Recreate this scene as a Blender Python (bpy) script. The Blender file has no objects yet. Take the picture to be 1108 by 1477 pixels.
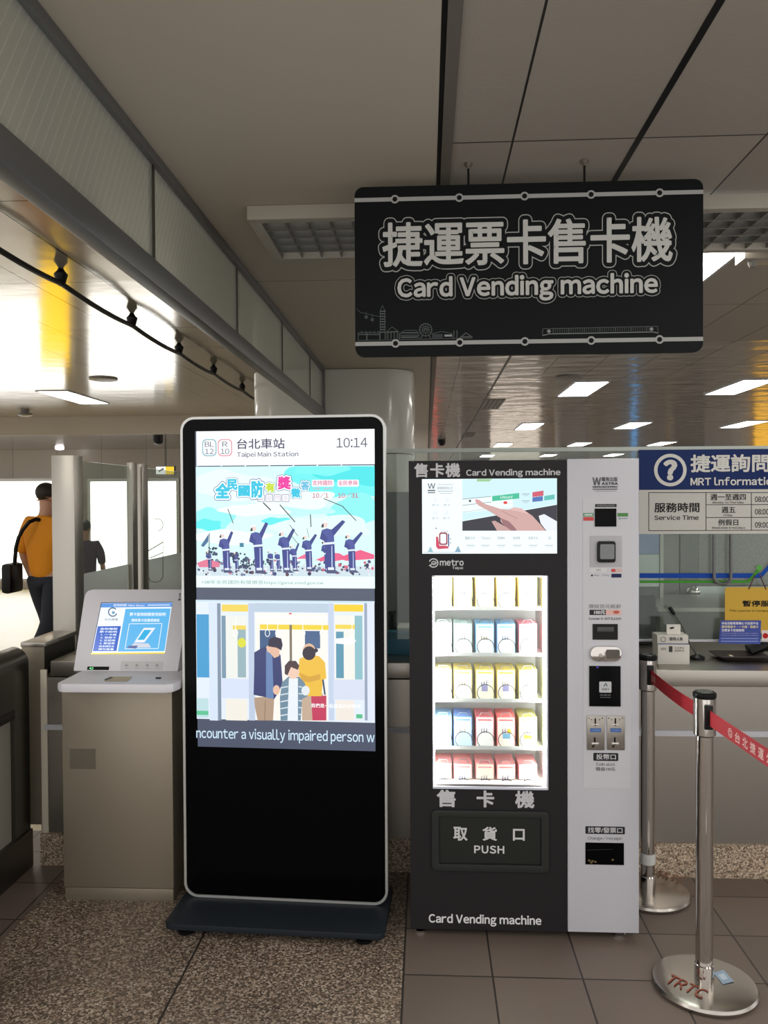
import bpy, bmesh, math, random
from mathutils import Vector, Matrix, Euler
random.seed(4)
sc = bpy.context.scene
COL = sc.collection
PI = math.pi
# ---------------------------------------------------------------- camera, world, exposure
FPX, CW, CH = 1170.0, 1108.0, 1477.0
CAM = Vector((0, 0, 1.55))
cd = bpy.data.cameras.new('camera')
cam = bpy.data.objects.new('camera', cd); COL.objects.link(cam)
cd.sensor_fit = 'VERTICAL'; cd.sensor_height = 36; cd.lens = FPX / CH * 36; cd.clip_start = .02; cd.clip_end = 200
yaw, pitch, roll = math.atan(61 / FPX), 18.5 / FPX, -.005
RM = Matrix.Rotation(yaw, 3, 'Z') @ Matrix.Rotation(PI / 2 - pitch, 3, 'X') @ Matrix.Rotation(roll, 3, 'Z')
cam.location = CAM; cam.rotation_euler = RM.to_euler()
sc.camera = cam
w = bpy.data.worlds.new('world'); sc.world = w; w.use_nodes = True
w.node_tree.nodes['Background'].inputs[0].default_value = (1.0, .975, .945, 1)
w.node_tree.nodes['Background'].inputs[1].default_value = 1.3  # even ambient fill standing in for the unseen hall behind the camera
sc.view_settings.view_transform = 'Standard'; sc.view_settings.look = 'None'
sc.view_settings.exposure = 0; sc.view_settings.gamma = 1; sc.view_settings.use_curve_mapping = False
LIGHT_W, BOX_W = 15.0, 3.0           # ceiling panels, advertising light boxes

def ray(px, py):
    return RM @ Vector(((px - CW / 2) / FPX, -(py - CH / 2) / FPX, -1))
def at(px, py, Y=None, Z=None, X=None):
    d = ray(px, py)
    t = (Y / d.y) if Y is not None else ((Z - CAM.z) / d.z if Z is not None else X / d.x)
    return CAM + d * t

# ---------------------------------------------------------------- materials
def lin(c):
    r = []
    for v in c[:3]:
        v = v / 255
        r.append(v / 12.92 if v <= .04045 else ((v + .055) / 1.055) ** 2.4)
    return (*r, 1)
MATS = {}
def mat(name, c=(128, 128, 128), rough=.5, metal=0, emit=0, coat=0, bump=0, bscale=60, spec=.5, vary=0, vscale=8, stretch=None, attr=False, aniso=0):
    if name in MATS: return MATS[name]
    m = bpy.data.materials.new(name); m.use_nodes = True
    nt = m.node_tree; n = nt.nodes; l = nt.links; p = n['Principled BSDF']
    p.inputs['Base Color'].default_value = lin(c)
    p.inputs['Roughness'].default_value = rough; p.inputs['Metallic'].default_value = metal
    p.inputs['Specular IOR Level'].default_value = spec
    if coat: p.inputs['Coat Weight'].default_value = coat; p.inputs['Coat Roughness'].default_value = .08
    if aniso: p.inputs['Anisotropic'].default_value = aniso
    if emit:
        p.inputs['Emission Color'].default_value = lin(c); p.inputs['Emission Strength'].default_value = emit
    if attr:
        a = n.new('ShaderNodeAttribute'); a.attribute_name = 'Col'
        l.new(a.outputs['Color'], p.inputs['Emission Color' if emit else 'Base Color'])
        if emit:
            p.inputs['Base Color'].default_value = (.01, .01, .01, 1)
            p.inputs['Emission Strength'].default_value = emit
    if bump or vary:
        tc = n.new('ShaderNodeTexCoord'); mp = n.new('ShaderNodeMapping'); l.new(tc.outputs['Object'], mp.inputs['Vector'])
        if stretch: mp.inputs['Scale'].default_value = stretch
        if bump:
            t = n.new('ShaderNodeTexNoise'); t.inputs['Scale'].default_value = bscale; t.inputs['Detail'].default_value = 4
            b = n.new('ShaderNodeBump'); b.inputs['Strength'].default_value = bump; b.inputs['Distance'].default_value = .02
            l.new(mp.outputs['Vector'], t.inputs['Vector']); l.new(t.outputs['Fac'], b.inputs['Height']); l.new(b.outputs['Normal'], p.inputs['Normal'])
        if vary:
            t = n.new('ShaderNodeTexNoise'); t.inputs['Scale'].default_value = vscale; t.inputs['Detail'].default_value = 5
            r = n.new('ShaderNodeValToRGB'); a = lin(c)
            r.color_ramp.elements[0].position = .3; r.color_ramp.elements[1].position = .7
            r.color_ramp.elements[0].color = (*[x * (1 - vary) for x in a[:3]], 1); r.color_ramp.elements[1].color = (*[min(1, x * (1 + vary)) for x in a[:3]], 1)
            l.new(mp.outputs['Vector'], t.inputs['Vector']); l.new(t.outputs['Fac'], r.inputs['Fac']); l.new(r.outputs['Color'], p.inputs['Base Color'])
    MATS[name] = m
    return m
def math_node(nt, op, a, b=None, c=None):
    q = nt.nodes.new('ShaderNodeMath'); q.operation = op
    for i, v in enumerate((a, b, c)):
        if v is None: continue
        if isinstance(v, (int, float)): q.inputs[i].default_value = v
        else: nt.links.new(v, q.inputs[i])
    return q.outputs[0]
def panel_mat(name, c, x0, sx, y0, sy, gap, rough=.25, perf=0, seam=(25, 23, 21), wob=0, spec=.5, speck=0, c2=None, tone=.06, metal=0, x1=None):
    """panels or tiles in a grid of sx by sy metres with dark joints; perforation or stone specks optional"""
    m = mat(name, c, rough, metal, spec=spec); nt = m.node_tree; n = nt.nodes; l = nt.links; p = n['Principled BSDF']
    g = n.new('ShaderNodeNewGeometry'); s = n.new('ShaderNodeSeparateXYZ'); l.new(g.outputs['Position'], s.inputs[0])
    M = lambda *a: math_node(nt, *a)
    ux = M('DIVIDE', M('SUBTRACT', s.outputs[0], x0), sx); uy = M('DIVIDE', M('SUBTRACT', s.outputs[1], y0), sy)
    fx = M('FRACT', ux); fy = M('FRACT', uy)
    ex = M('MULTIPLY', M('MINIMUM', fx, M('SUBTRACT', 1, fx)), sx); ey = M('MULTIPLY', M('MINIMUM', fy, M('SUBTRACT', 1, fy)), sy)
    e = M('LESS_THAN', M('MINIMUM', ex, ey), gap / 2)
    cell = n.new('ShaderNodeTexWhiteNoise'); cell.noise_dimensions = '2D'
    cv = n.new('ShaderNodeCombineXYZ'); l.new(M('FLOOR', ux), cv.inputs[0]); l.new(M('FLOOR', uy), cv.inputs[1]); l.new(cv.outputs[0], cell.inputs['Vector'])
    mixt = n.new('ShaderNodeMix'); mixt.data_type = 'RGBA'; a = lin(c)
    mixt.inputs[6].default_value = (*[x * (1 - tone) for x in a[:3]], 1); mixt.inputs[7].default_value = (*[x * (1 + tone) for x in a[:3]], 1)
    l.new(cell.outputs['Value'], mixt.inputs[0]); col = mixt.outputs[2]
    if speck:
        v = n.new('ShaderNodeTexVoronoi'); v.inputs['Scale'].default_value = speck; l.new(g.outputs['Position'], v.inputs['Vector'])
        sp = n.new('ShaderNodeSeparateColor'); l.new(v.outputs['Color'], sp.inputs[0])
        r = n.new('ShaderNodeValToRGB'); els = r.color_ramp.elements; r.color_ramp.interpolation = 'CONSTANT'
        cols = c2; els[0].position = 0; els[0].color = lin(cols[0]); els[1].position = cols[1][1]; els[1].color = lin(cols[1][0])
        for cc, pos in cols[2:]:
            q = els.new(pos); q.color = lin(cc)
        l.new(sp.outputs[0], r.inputs['Fac'])
        mx = n.new('ShaderNodeMix'); mx.data_type = 'RGBA'; mx.inputs[0].default_value = .72
        l.new(col, mx.inputs[6]); l.new(r.outputs['Color'], mx.inputs[7]); col = mx.outputs[2]
        nz = n.new('ShaderNodeTexNoise'); nz.inputs['Scale'].default_value = 3; l.new(g.outputs['Position'], nz.inputs['Vector'])
        hs = n.new('ShaderNodeHueSaturation'); l.new(col, hs.inputs['Color']); l.new(M('MULTIPLY_ADD', nz.outputs['Fac'], .8, .6), hs.inputs['Value']); col = hs.outputs['Color']
    if perf:
        k = 2 * PI / perf
        h = M('MULTIPLY', M('SINE', M('MULTIPLY', s.outputs[0], k)), M('SINE', M('MULTIPLY', s.outputs[1], k)))
        hole = M('MULTIPLY', M('GREATER_THAN', M('ABSOLUTE', h), .6), .5)
        mx = n.new('ShaderNodeMix'); mx.data_type = 'RGBA'; l.new(hole, mx.inputs[0]); l.new(col, mx.inputs[6]); mx.inputs[7].default_value = lin((30, 28, 26)); col = mx.outputs[2]
    mx = n.new('ShaderNodeMix'); mx.data_type = 'RGBA'; l.new(e, mx.inputs[0]); l.new(col, mx.inputs[6]); mx.inputs[7].default_value = lin(seam)
    l.new(mx.outputs[2], p.inputs['Base Color'])
    if wob:
        t = n.new('ShaderNodeTexNoise'); t.inputs['Scale'].default_value = 1; t.inputs['Detail'].default_value = 2
        mp = n.new('ShaderNodeMapping'); mp.inputs['Scale'].default_value = (2.2, 4.5, 1); l.new(g.outputs['Position'], mp.inputs['Vector']); l.new(mp.outputs['Vector'], t.inputs['Vector'])
        b = n.new('ShaderNodeBump'); b.inputs['Strength'].default_value = wob; b.inputs['Distance'].default_value = .05
        hh = M('ADD', t.outputs['Fac'], M('MULTIPLY', e, -.2)); l.new(hh, b.inputs['Height']); l.new(b.outputs['Normal'], p.inputs['Normal'])
    return m
def glass_mat(name, tint=(225, 238, 232), op=.12, rough=.02, frost=False, wires=False):
    """thin pane: mostly transmitting, mirror reflection by Fresnel"""
    m = bpy.data.materials.new(name); m.use_nodes = True; nt = m.node_tree; n = nt.nodes; l = nt.links
    out = n['Material Output']; n.remove(n['Principled BSDF'])
    t = n.new('ShaderNodeBsdfTransparent'); t.inputs[0].default_value = lin(tint)
    gl = n.new('ShaderNodeBsdfGlossy'); gl.inputs['Roughness'].default_value = rough; gl.inputs['Color'].default_value = (.9, .92, .92, 1)
    df = n.new('ShaderNodeBsdfDiffuse'); df.inputs[0].default_value = lin(tint)
    f = n.new('ShaderNodeLayerWeight')
    a = n.new('ShaderNodeMixShader'); l.new(math_node(nt, 'MULTIPLY_ADD', math_node(nt, 'POWER', f.outputs['Facing'], 5), .55, .03), a.inputs[0]); l.new(t.outputs[0], a.inputs[1]); l.new(gl.outputs[0], a.inputs[2])
    b = n.new('ShaderNodeMixShader'); b.inputs[0].default_value = op; l.new(a.outputs[0], b.inputs[1]); l.new(df.outputs[0], b.inputs[2])
    if wires:
        g = n.new('ShaderNodeNewGeometry'); s = n.new('ShaderNodeSeparateXYZ'); l.new(g.outputs['Position'], s.inputs[0])
        M = lambda *q: math_node(nt, *q)
        u = M('FRACT', M('DIVIDE', M('SUBTRACT', s.outputs[1], M('MULTIPLY', s.outputs[2], .6)), .036))
        l.new(M('MULTIPLY_ADD', M('LESS_THAN', u, .1), .13, op), b.inputs[0])
    l.new(b.outputs[0], out.inputs[0])
    MATS[name] = m
    return m

STEEL = mat('brushed_steel', (168, 163, 155), .32, 1, bump=.03, bscale=8, stretch=(1, 1, 60))
STEEL_W = mat('warm_brushed_steel', (158, 148, 132), .42, .65, bump=.03, bscale=8, stretch=(60, 60, 1))
STEEL_D = mat('dark_steel', (92, 89, 83), .35, .9)
CHROME = mat('chrome', (205, 200, 195), .08, 1)
GREYMETAL = mat('grey_painted_metal', (122, 118, 112), .45, .2)
RAILM = mat('dull_aluminium_rail', (112, 112, 112), .4, .6)
BLACK = mat('black_plastic', (14, 14, 16), .4, spec=.25)
BLACKGLOSS = mat('gloss_black_glass', (5, 5, 7), .12, spec=.08)
BLACKMATT = mat('matt_black_sheet', (36, 34, 36), .5, spec=.2)
NAVY = mat('dark_blue_grey_coat', (34, 40, 47), .5, spec=.2)
WHITEPL = mat('white_coated_steel', (198, 198, 205), .4)
SILVER = mat('silver_grey_plastic', (224, 222, 228), .4)
PRINT = mat('printed_ink', (255, 255, 255), .55, attr=True, spec=.15)
SCREEN = mat('lit_screen', (255, 255, 255), .2, attr=True, emit=1.05)
WHITE_LAMP = mat('white_lamp', (255, 252, 244), emit=LIGHT_W)
ADBOX = mat('advert_light_face', (255, 254, 250), emit=BOX_W)
ADYEL = mat('yellow_light_face', (255, 205, 20), emit=2.2)
LEDM = mat('led_strip', (255, 255, 250), emit=85)

# ---------------------------------------------------------------- geometry helpers
class Frame:
    def __init__(s, O, ux=(1, 0, 0), uz=(0, 0, 1)):
        s.O = Vector(O); s.x = Vector(ux).normalized(); s.z = Vector(uz).normalized(); s.n = s.x.cross(s.z)
    def p(s, u, w, d=0): return s.O + s.x * u + s.z * w + s.n * d
    def px(s, x, y):
        r = ray(x, y); t = (s.O - CAM).dot(s.n) / r.dot(s.n); q = CAM + r * t - s.O
        return q.dot(s.x), q.dot(s.z)
    def hit(s, x, y, d=0): return s.p(*s.px(x, y), d)
def front(Y): return Frame((0, Y, 0))
WORLD = Frame((0, 0, 0))
class MB:
    def __init__(s): s.v = []; s.f = []
    def add(s, vs, fs):
        k = len(s.v); s.v += [Vector(a) for a in vs]; s.f += [[i + k for i in f] for f in fs]; return s
    def box(s, x0, x1, y0, y1, z0, z1):
        vs = [(x, y, z) for x in (x0, x1) for y in (y0, y1) for z in (z0, z1)]
        return s.add(vs, [(0, 1, 3, 2), (4, 6, 7, 5), (0, 4, 5, 1), (2, 3, 7, 6), (0, 2, 6, 4), (1, 5, 7, 3)])
    def fbox(s, F, u0, u1, w0, w1, d0, d1):
        vs = [F.p(u, w, d) for u in (u0, u1) for d in (d1, d0) for w in (w0, w1)]
        return s.add(vs, [(0, 1, 3, 2), (4, 6, 7, 5), (0, 4, 5, 1), (2, 3, 7, 6), (0, 2, 6, 4), (1, 5, 7, 3)])
    def pbox(s, F, x0, y0, x1, y1, d0, d1):
        """box on frame F whose face spans the photograph rectangle"""
        u0 = F.px(x0, (y0 + y1) / 2)[0]; u1 = F.px(x1, (y0 + y1) / 2)[0]
        w1 = F.px((x0 + x1) / 2, y0)[1]; w0 = F.px((x0 + x1) / 2, y1)[1]
        return s.fbox(F, u0, u1, w0, w1, d0, d1)
    def prism(s, F, pts, d0, d1):
        n = len(pts)
        vs = [F.p(u, w, d0) for u, w in pts] + [F.p(u, w, d1) for u, w in pts]
        fs = [list(range(n))[::-1], list(range(n, 2 * n))] + [(i, (i + 1) % n, n + (i + 1) % n, n + i) for i in range(n)]
        return s.add(vs, fs)
    def frame_ring(s, F, outer, inner, d0, d1):
        n = len(outer)
        vs = [F.p(*q, d0) for q in outer] + [F.p(*q, d1) for q in outer] + [F.p(*q, d0) for q in inner] + [F.p(*q, d1) for q in inner]
        fs = []
        for i in range(n):
            j = (i + 1) % n
            fs += [(i, j, n + j, n + i), (n + i, n + j, 3 * n + j, 3 * n + i), (2 * n + j, 2 * n + i, 3 * n + i, 3 * n + j), (j, i, 2 * n + i, 2 * n + j)]
        return s.add(vs, fs)
    def cyl(s, a, b, r0, r1=None, seg=20, caps=True):
        a = Vector(a); b = Vector(b); r1 = r0 if r1 is None else r1
        d = (b - a).normalized(); x = d.orthogonal().normalized(); y = d.cross(x)
        vs = []
        for c, r in ((a, r0), (b, r1)):
            vs += [c + (x * math.cos(2 * PI * i / seg) + y * math.sin(2 * PI * i / seg)) * r for i in range(seg)]
        fs = [(i, (i + 1) % seg, seg + (i + 1) % seg, seg + i) for i in range(seg)]
        if caps: fs += [list(range(seg))[::-1], list(range(seg, 2 * seg))]
        return s.add(vs, fs)
    def lathe(s, c, prof, seg=40, axis=(0, 0, 1)):
        c = Vector(c); d = Vector(axis).normalized(); x = d.orthogonal().normalized(); y = d.cross(x); vs = []; fs = []
        for r, h in prof:
            vs += [c + d * h + (x * math.cos(2 * PI * i / seg) + y * math.sin(2 * PI * i / seg)) * max(r, 1e-4) for i in range(seg)]
        for k in range(len(prof) - 1):
            fs += [(k * seg + i, k * seg + (i + 1) % seg, (k + 1) * seg + (i + 1) % seg, (k + 1) * seg + i) for i in range(seg)]
        fs += [list(range(seg))[::-1], [(len(prof) - 1) * seg + i for i in range(seg)]]
        return s.add(vs, fs)
    def tube(s, pts, r, seg=8):
        pts = [Vector(p) for p in pts]; n = len(pts); vs = []; fs = []
        x = None
        for i, p in enumerate(pts):
            d = (pts[min(i + 1, n - 1)] - pts[max(i - 1, 0)]).normalized()
            x = d.orthogonal().normalized() if x is None else (x - d * x.dot(d)).normalized()
            y = d.cross(x)
            vs += [p + (x * math.cos(2 * PI * k / seg) + y * math.sin(2 * PI * k / seg)) * r for k in range(seg)]
        for i in range(n - 1):
            fs += [(i * seg + k, i * seg + (k + 1) % seg, (i + 1) * seg + (k + 1) % seg, (i + 1) * seg + k) for k in range(seg)]
        fs += [list(range(seg))[::-1], [(n - 1) * seg + k for k in range(seg)]]
        return s.add(vs, fs)
    def ball(s, c, rx, ry=None, rz=None, seg=20, rings=12):
        ry = rx if ry is None else ry; rz = rx if rz is None else rz; c = Vector(c); vs = []; fs = []
        for j in range(1, rings):
            t = PI * j / rings
            vs += [c + Vector((rx * math.sin(t) * math.cos(2 * PI * i / seg), ry * math.sin(t) * math.sin(2 * PI * i / seg), rz * math.cos(t))) for i in range(seg)]
        k = len(vs); vs += [c + Vector((0, 0, rz)), c - Vector((0, 0, rz))]
        for j in range(rings - 2):
            fs += [(j * seg + i, (j + 1) * seg + i, (j + 1) * seg + (i + 1) % seg, j * seg + (i + 1) % seg) for i in range(seg)]
        fs += [(k, i, (i + 1) % seg) for i in range(seg)] + [(k + 1, (rings - 2) * seg + (i + 1) % seg, (rings - 2) * seg + i) for i in range(seg)]
        return s.add(vs, fs)
    def build(s, name, material, parent=None, bevel=0, smooth=False, angle=35, recalc=True):
        off = ORG.get(parent, Vector((0, 0, 0))) if parent else Vector((0, 0, 0))
        me = bpy.data.meshes.new(name); me.from_pydata([v - off for v in s.v], [], s.f)
        bm = bmesh.new(); bm.from_mesh(me)
        if recalc: bmesh.ops.recalc_face_normals(bm, faces=bm.faces)
        if bevel:
            es = [e for e in bm.edges if len(e.link_faces) == 2 and e.calc_face_angle(0) > .7]
            bmesh.ops.bevel(bm, geom=es, offset=bevel, segments=2, affect='EDGES', profile=.6, clamp_overlap=True)
        bm.to_mesh(me); bm.free()
        if smooth or bevel:
            for p in me.polygons: p.use_smooth = True
            me.set_sharp_from_angle(angle=math.radians(angle))
        me.materials.append(material)
        o = bpy.data.objects.new(name, me); COL.objects.link(o)
        if parent: o.parent = parent
        ORG[o] = off
        return o
ORG = {}
def tag(o, label, cat, group=None):
    o['label'] = label; o['category'] = cat
    if group: o['group'] = group
    return o
def thing(name, label, cat, loc, group=None):
    o = bpy.data.objects.new(name, None); COL.objects.link(o); o.location = loc; o.empty_display_size = .1
    ORG[o] = Vector(loc)
    return tag(o, label, cat, group)
def struct(o): o['kind'] = 'structure'; return o
def rrect(u0, u1, w0, w1, r, seg=6):
    pts = []
    for cx, cy, a in ((u1 - r, w0 + r, -90), (u1 - r, w1 - r, 0), (u0 + r, w1 - r, 90), (u0 + r, w0 + r, 180)):
        pts += [(cx + r * math.cos(math.radians(a + 90 * k / seg)), cy + r * math.sin(math.radians(a + 90 * k / seg))) for k in range(seg + 1)]
    return pts
TEXT = {}
def glyphs(s, th_, space=1):
    c = bpy.data.curves.new('lettering', 'FONT'); c.body = s; c.size = 1; c.resolution_u = 3; c.space_character = space
    o = bpy.data.objects.new('lettering', c); COL.objects.link(o)
    dg = bpy.context.evaluated_depsgraph_get(); dg.update()
    me = o.evaluated_get(dg).to_mesh()
    vs = [(v.co.x, v.co.y, 0) for v in me.vertices]; fs = [list(p.vertices) for p in me.polygons]
    bpy.data.objects.remove(o); bpy.data.curves.remove(c)
    if th_:
        cnt = {}
        key = lambda i: (round(vs[i][0], 4), round(vs[i][1], 4))
        for f in fs:
            for i, j in zip(f, f[1:] + f[:1]):
                e = frozenset((key(i), key(j))); cnt[e] = cnt.get(e, 0) + 1
        pts = set(); n = 8 if th_ < .06 else 16; q = 0
        rim = [tuple(e) for e, k in cnt.items() if k == 1 and len(e) == 2]
        for (ax, ay), (bx_, by) in rim:
            L = math.hypot(bx_ - ax, by - ay); nx, ny = (ay - by) / L * th_, (bx_ - ax) / L * th_; z = (q % 53 + 1) * 2e-6; q += 1
            k = len(vs); vs += [(ax - nx, ay - ny, z), (bx_ - nx, by - ny, z), (bx_ + nx, by + ny, z), (ax + nx, ay + ny, z)]; fs.append([k, k + 1, k + 2, k + 3]); pts.add((ax, ay)); pts.add((bx_, by))
        last = []
        for ax, ay in sorted(pts):
            if any((ax - x) ** 2 + (ay - y) ** 2 < (th_ * .12) ** 2 for x, y in last[-6:]): continue
            last.append((ax, ay)); z = (q % 53 + 1) * 2e-6; q += 1
            k = len(vs); vs += [(ax + th_ * math.cos(2 * PI * i / n), ay + th_ * math.sin(2 * PI * i / n), z) for i in range(n)]; fs.append(list(range(k, k + n)))
    return vs, fs
def text_mesh(s, bold, bevel, space=1):
    """letter shapes as flat faces; bold widens every stroke, bevel widens further for outlines"""
    key = (s, bold, bevel, space)
    if key in TEXT: return TEXT[key]
    th_ = bold + bevel
    if all(ord(ch) < 0x2000 for ch in s):      # Latin: set glyph by glyph
        V, Fc, x = [], [], 0
        for ch in s:
            if ch == ' ': x += .27 * space; continue
            k0 = ('g', ch, 0)
            if k0 not in TEXT: TEXT[k0] = glyphs(chr(ord('l' if ch == 'I' else ch) + 0xFEE0), 0)
            k1 = ('g', ch, th_)
            if k1 not in TEXT: TEXT[k1] = glyphs(chr(ord('l' if ch == 'I' else ch) + 0xFEE0), th_)
            xs = [q[0] for q in TEXT[k0][0]]; lo, hi = min(xs), max(xs); n = len(V)
            V += [(q[0] - lo + x, q[1], q[2]) for q in TEXT[k1][0]]; Fc += [[i + n for i in f] for f in TEXT[k1][1]]
            x += hi - lo + (.075 + bold * 1.5) * space ** 3
        TEXT[key] = (V, Fc)
    else:
        TEXT[key] = glyphs(s, th_, space)
    return TEXT[key]
class Draw:
    """flat artwork on one panel: coloured shapes and lettering kept in one mesh with a colour attribute"""
    def __init__(s, F, d0=.0006, step=.0003): s.F = F; s.d0 = d0; s.step = step; s.L = 0; s.k = 0; s.v = []; s.f = []; s.c = []
    def layer(s, k): s.L = k; s.k = 0; return s
    @property
    def d(s): return s.d0 + s.L * s.step
    def _add(s, vs, fs, c):
        k = len(s.v); o = s.F.n * (min(s.k, 30) * 4e-6); s.k += 1; s.v += [v + o for v in vs]; s.f += [[i + k for i in f] for f in fs]; s.c += [c] * len(fs); return s
    def uvpoly(s, pts, c): return s._add([s.F.p(u, w, s.d) for u, w in pts], [list(range(len(pts)))], c)
    def poly(s, pts, c): return s.uvpoly([s.F.px(x, y) for x, y in pts], c)
    def rect(s, x0, y0, x1, y1, c):
        xm, ym = (x0 + x1) / 2, (y0 + y1) / 2
        u0 = s.F.px(x0, ym)[0]; u1 = s.F.px(x1, ym)[0]; w1 = s.F.px(xm, y0)[1]; w0 = s.F.px(xm, y1)[1]
        return s.uvpoly([(u0, w0), (u1, w0), (u1, w1), (u0, w1)], c)
    def rr(s, x0, y0, x1, y1, r, c):
        xm, ym = (x0 + x1) / 2, (y0 + y1) / 2
        u0 = s.F.px(x0, ym)[0]; u1 = s.F.px(x1, ym)[0]; w1 = s.F.px(xm, y0)[1]; w0 = s.F.px(xm, y1)[1]
        return s.uvpoly(rrect(u0, u1, w0, w1, r * (u1 - u0) / (x1 - x0)), c)
    def disc(s, x, y, r, c, ry=None, n=28, a0=0, a1=360):
        ry = r if ry is None else ry
        return s.poly([(x + r * math.cos(math.radians(a0 + (a1 - a0) * i / n)), y + ry * math.sin(math.radians(a0 + (a1 - a0) * i / n))) for i in range(n if a1 - a0 == 360 else n + 1)], c)
    def line(s, pts, wd, c):
        for (xa, ya), (xb, yb) in zip(pts, pts[1:]):
            L = math.hypot(xb - xa, yb - ya) or 1; nx, ny = -(yb - ya) / L * wd / 2, (xb - xa) / L * wd / 2
            s.poly([(xa + nx, ya + ny), (xb + nx, yb + ny), (xb - nx, yb - ny), (xa - nx, ya - ny)], c)
        return s
    def ring(s, x, y, r, wd, c, a0=0, a1=360, n=28, ry=None):
        ry = r if ry is None else ry
        return s.line([(x + r * math.cos(math.radians(a0 + (a1 - a0) * i / n)), y + ry * math.sin(math.radians(a0 + (a1 - a0) * i / n))) for i in range(n + 1)], wd, c)
    def text(s, t, x0, y0, x1, y1, c, bold=0, bevel=0, space=1, clip=None):
        xm, ym = (x0 + x1) / 2, (y0 + y1) / 2
        u0 = s.F.px(x0, ym)[0]; u1 = s.F.px(x1, ym)[0]; w1 = s.F.px(xm, y0)[1]; w0 = s.F.px(xm, y1)[1]
        return s.uvtext(t, u0, u1, w0, w1, c, bold, bevel, space)
    def uvtext(s, t, u0, u1, w0, w1, c, bold=0, bevel=0, space=1):
        base, _ = text_mesh(t, bold, 0, space)
        xs = [q[0] for q in base]; ys = [q[1] for q in base]
        if not xs: return s
        ax, bx_, ay, by = min(xs), max(xs), min(ys), max(ys)
        vs, fs = text_mesh(t, bold, bevel, space)
        return s._add([s.F.p(u0 + (a - ax) / (bx_ - ax) * (u1 - u0), w0 + (b - ay) / (by - ay) * (w1 - w0), s.d + z_) for a, b, z_ in vs], fs, c)
    def build(s, name, material, parent=None):
        off = ORG.get(parent, Vector((0, 0, 0))) if parent else Vector((0, 0, 0))
        me = bpy.data.meshes.new(name); me.from_pydata([v - off for v in s.v], [], s.f)
        ca = me.color_attributes.new('Col', 'FLOAT_COLOR', 'CORNER')
        i = 0
        for p, c in zip(me.polygons, s.c):
            q = lin(c)
            for li in p.loop_indices: ca.data[li].color = q
        me.materials.append(material)
        o = bpy.data.objects.new(name, me); COL.objects.link(o)
        if parent: o.parent = parent
        ORG[o] = off
        return o
def add(name, material, parent, fn, **k):
    m = MB(); fn(m); return m.build(name, material, parent, **k)

CEIL = 2.70
# ---------------------------------------------------------------- structure: floor
GX0, GX1 = -1.50, -.08
SPK = [(52, 44, 38), ((96, 82, 70), .22), ((140, 120, 102), .5), ((172, 156, 138), .72), ((198, 186, 170), .9)]
gran = panel_mat('speckled_granite_paving', (120, 104, 90), -.80, .72, 1.95, 6, .008, .5, speck=165, c2=SPK, seam=(48, 42, 38))
tile = panel_mat('dark_stone_tiles', (112, 99, 90), -.08, .289, 2.05, .285, .006, .42, seam=(46, 42, 40), tone=.12)
cream = panel_mat('cream_hall_tiles', (196, 184, 146), -2, .6, 3.6, .6, .006, .3, seam=(170, 160, 132))
struct(add('floor', tile, None, lambda m: m.box(GX1, 14, -.5, 6.2, -.1, 0)))
struct(add('floor', panel_mat('pale_hall_tiles', (168, 160, 150), 0, .6, 0, .6, .006, .3, seam=(120, 114, 106)), None, lambda m: m.box(GX1, 14, 6.2, 34, -.1, 0)))
struct(add('floor', gran, None, lambda m: m.box(GX0, GX1, -.5, 3.5, -.1, 0)))
struct(add('floor', tile, None, lambda m: m.box(-12, GX0, -.5, 3.7, -.1, 0)))
struct(add('floor', cream, None, lambda m: m.box(-12, GX0, 3.7, 15, -.1, 0)))
struct(add('floor', tile, None, lambda m: m.box(GX0, GX1, 3.5, 34, -.1, 0)))

# ---------------------------------------------------------------- structure: ceilings
perf = panel_mat('perforated_metal_panels', (174, 166, 155), .283, .4, 2.65, 1.15, .007, .42, perf=.0085, spec=.4)
smoothp = panel_mat('glossy_metal_panels', (172, 166, 157), .283, .4, 2.65, 1.15, .006, .13, wob=.3, spec=.55, tone=.04)
leftp = panel_mat('glossy_enamel_panels', (196, 188, 174), -2.48, .4, 4.2, 1.15, .008, .13, wob=.03, spec=1, tone=.03, metal=.42)
soffm = panel_mat('painted_soffit_panels', (182, 173, 158), -20, 60, 4.18, 8, .006, .5, seam=(70, 64, 58))
struct(add('ceiling', perf, None, lambda m: m.box(.09, 14, .2, 6.1, CEIL, CEIL + .1)))
struct(add('ceiling', smoothp, None, lambda m: m.box(.09, 14, 6.1, 32, CEIL, CEIL + .1)))
struct(add('ceiling', soffm, None, lambda m: m.box(-.885, .04, .2, 32, CEIL - .02, CEIL + .1)))
struct(add('ceiling', leftp, None, lambda m: m.box(-12, -.885, .2, 10.9, CEIL, CEIL + .1)))
struct(add('trim_1', mat('brown_grey_trim', (104, 98, 90), .5), None, lambda m: m.box(.055, .09, .2, 32, CEIL - .012, CEIL + .1)))
struct(add('trim_2', BLACK, None, lambda m: m.box(.04, .055, .2, 32, CEIL + .01, CEIL + .1)))
struct(add('trim_3', BLACK, None, lambda m: m.box(.675, .695, .2, 32, CEIL - .002, CEIL)))
lowm = mat('dark_glossy_soffit', (96, 84, 80), .12, .3, spec=.9, bump=.05, bscale=3)
struct(add('ceiling', lowm, None, lambda m: m.box(-12, -.9, 10.9, 14.2, 2.45, 2.55)))
struct(add('trim_4', mat('cream_fascia', (185, 174, 158), .5), None, lambda m: m.box(-12, -.9, 10.88, 10.92, 2.45, CEIL)))

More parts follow.
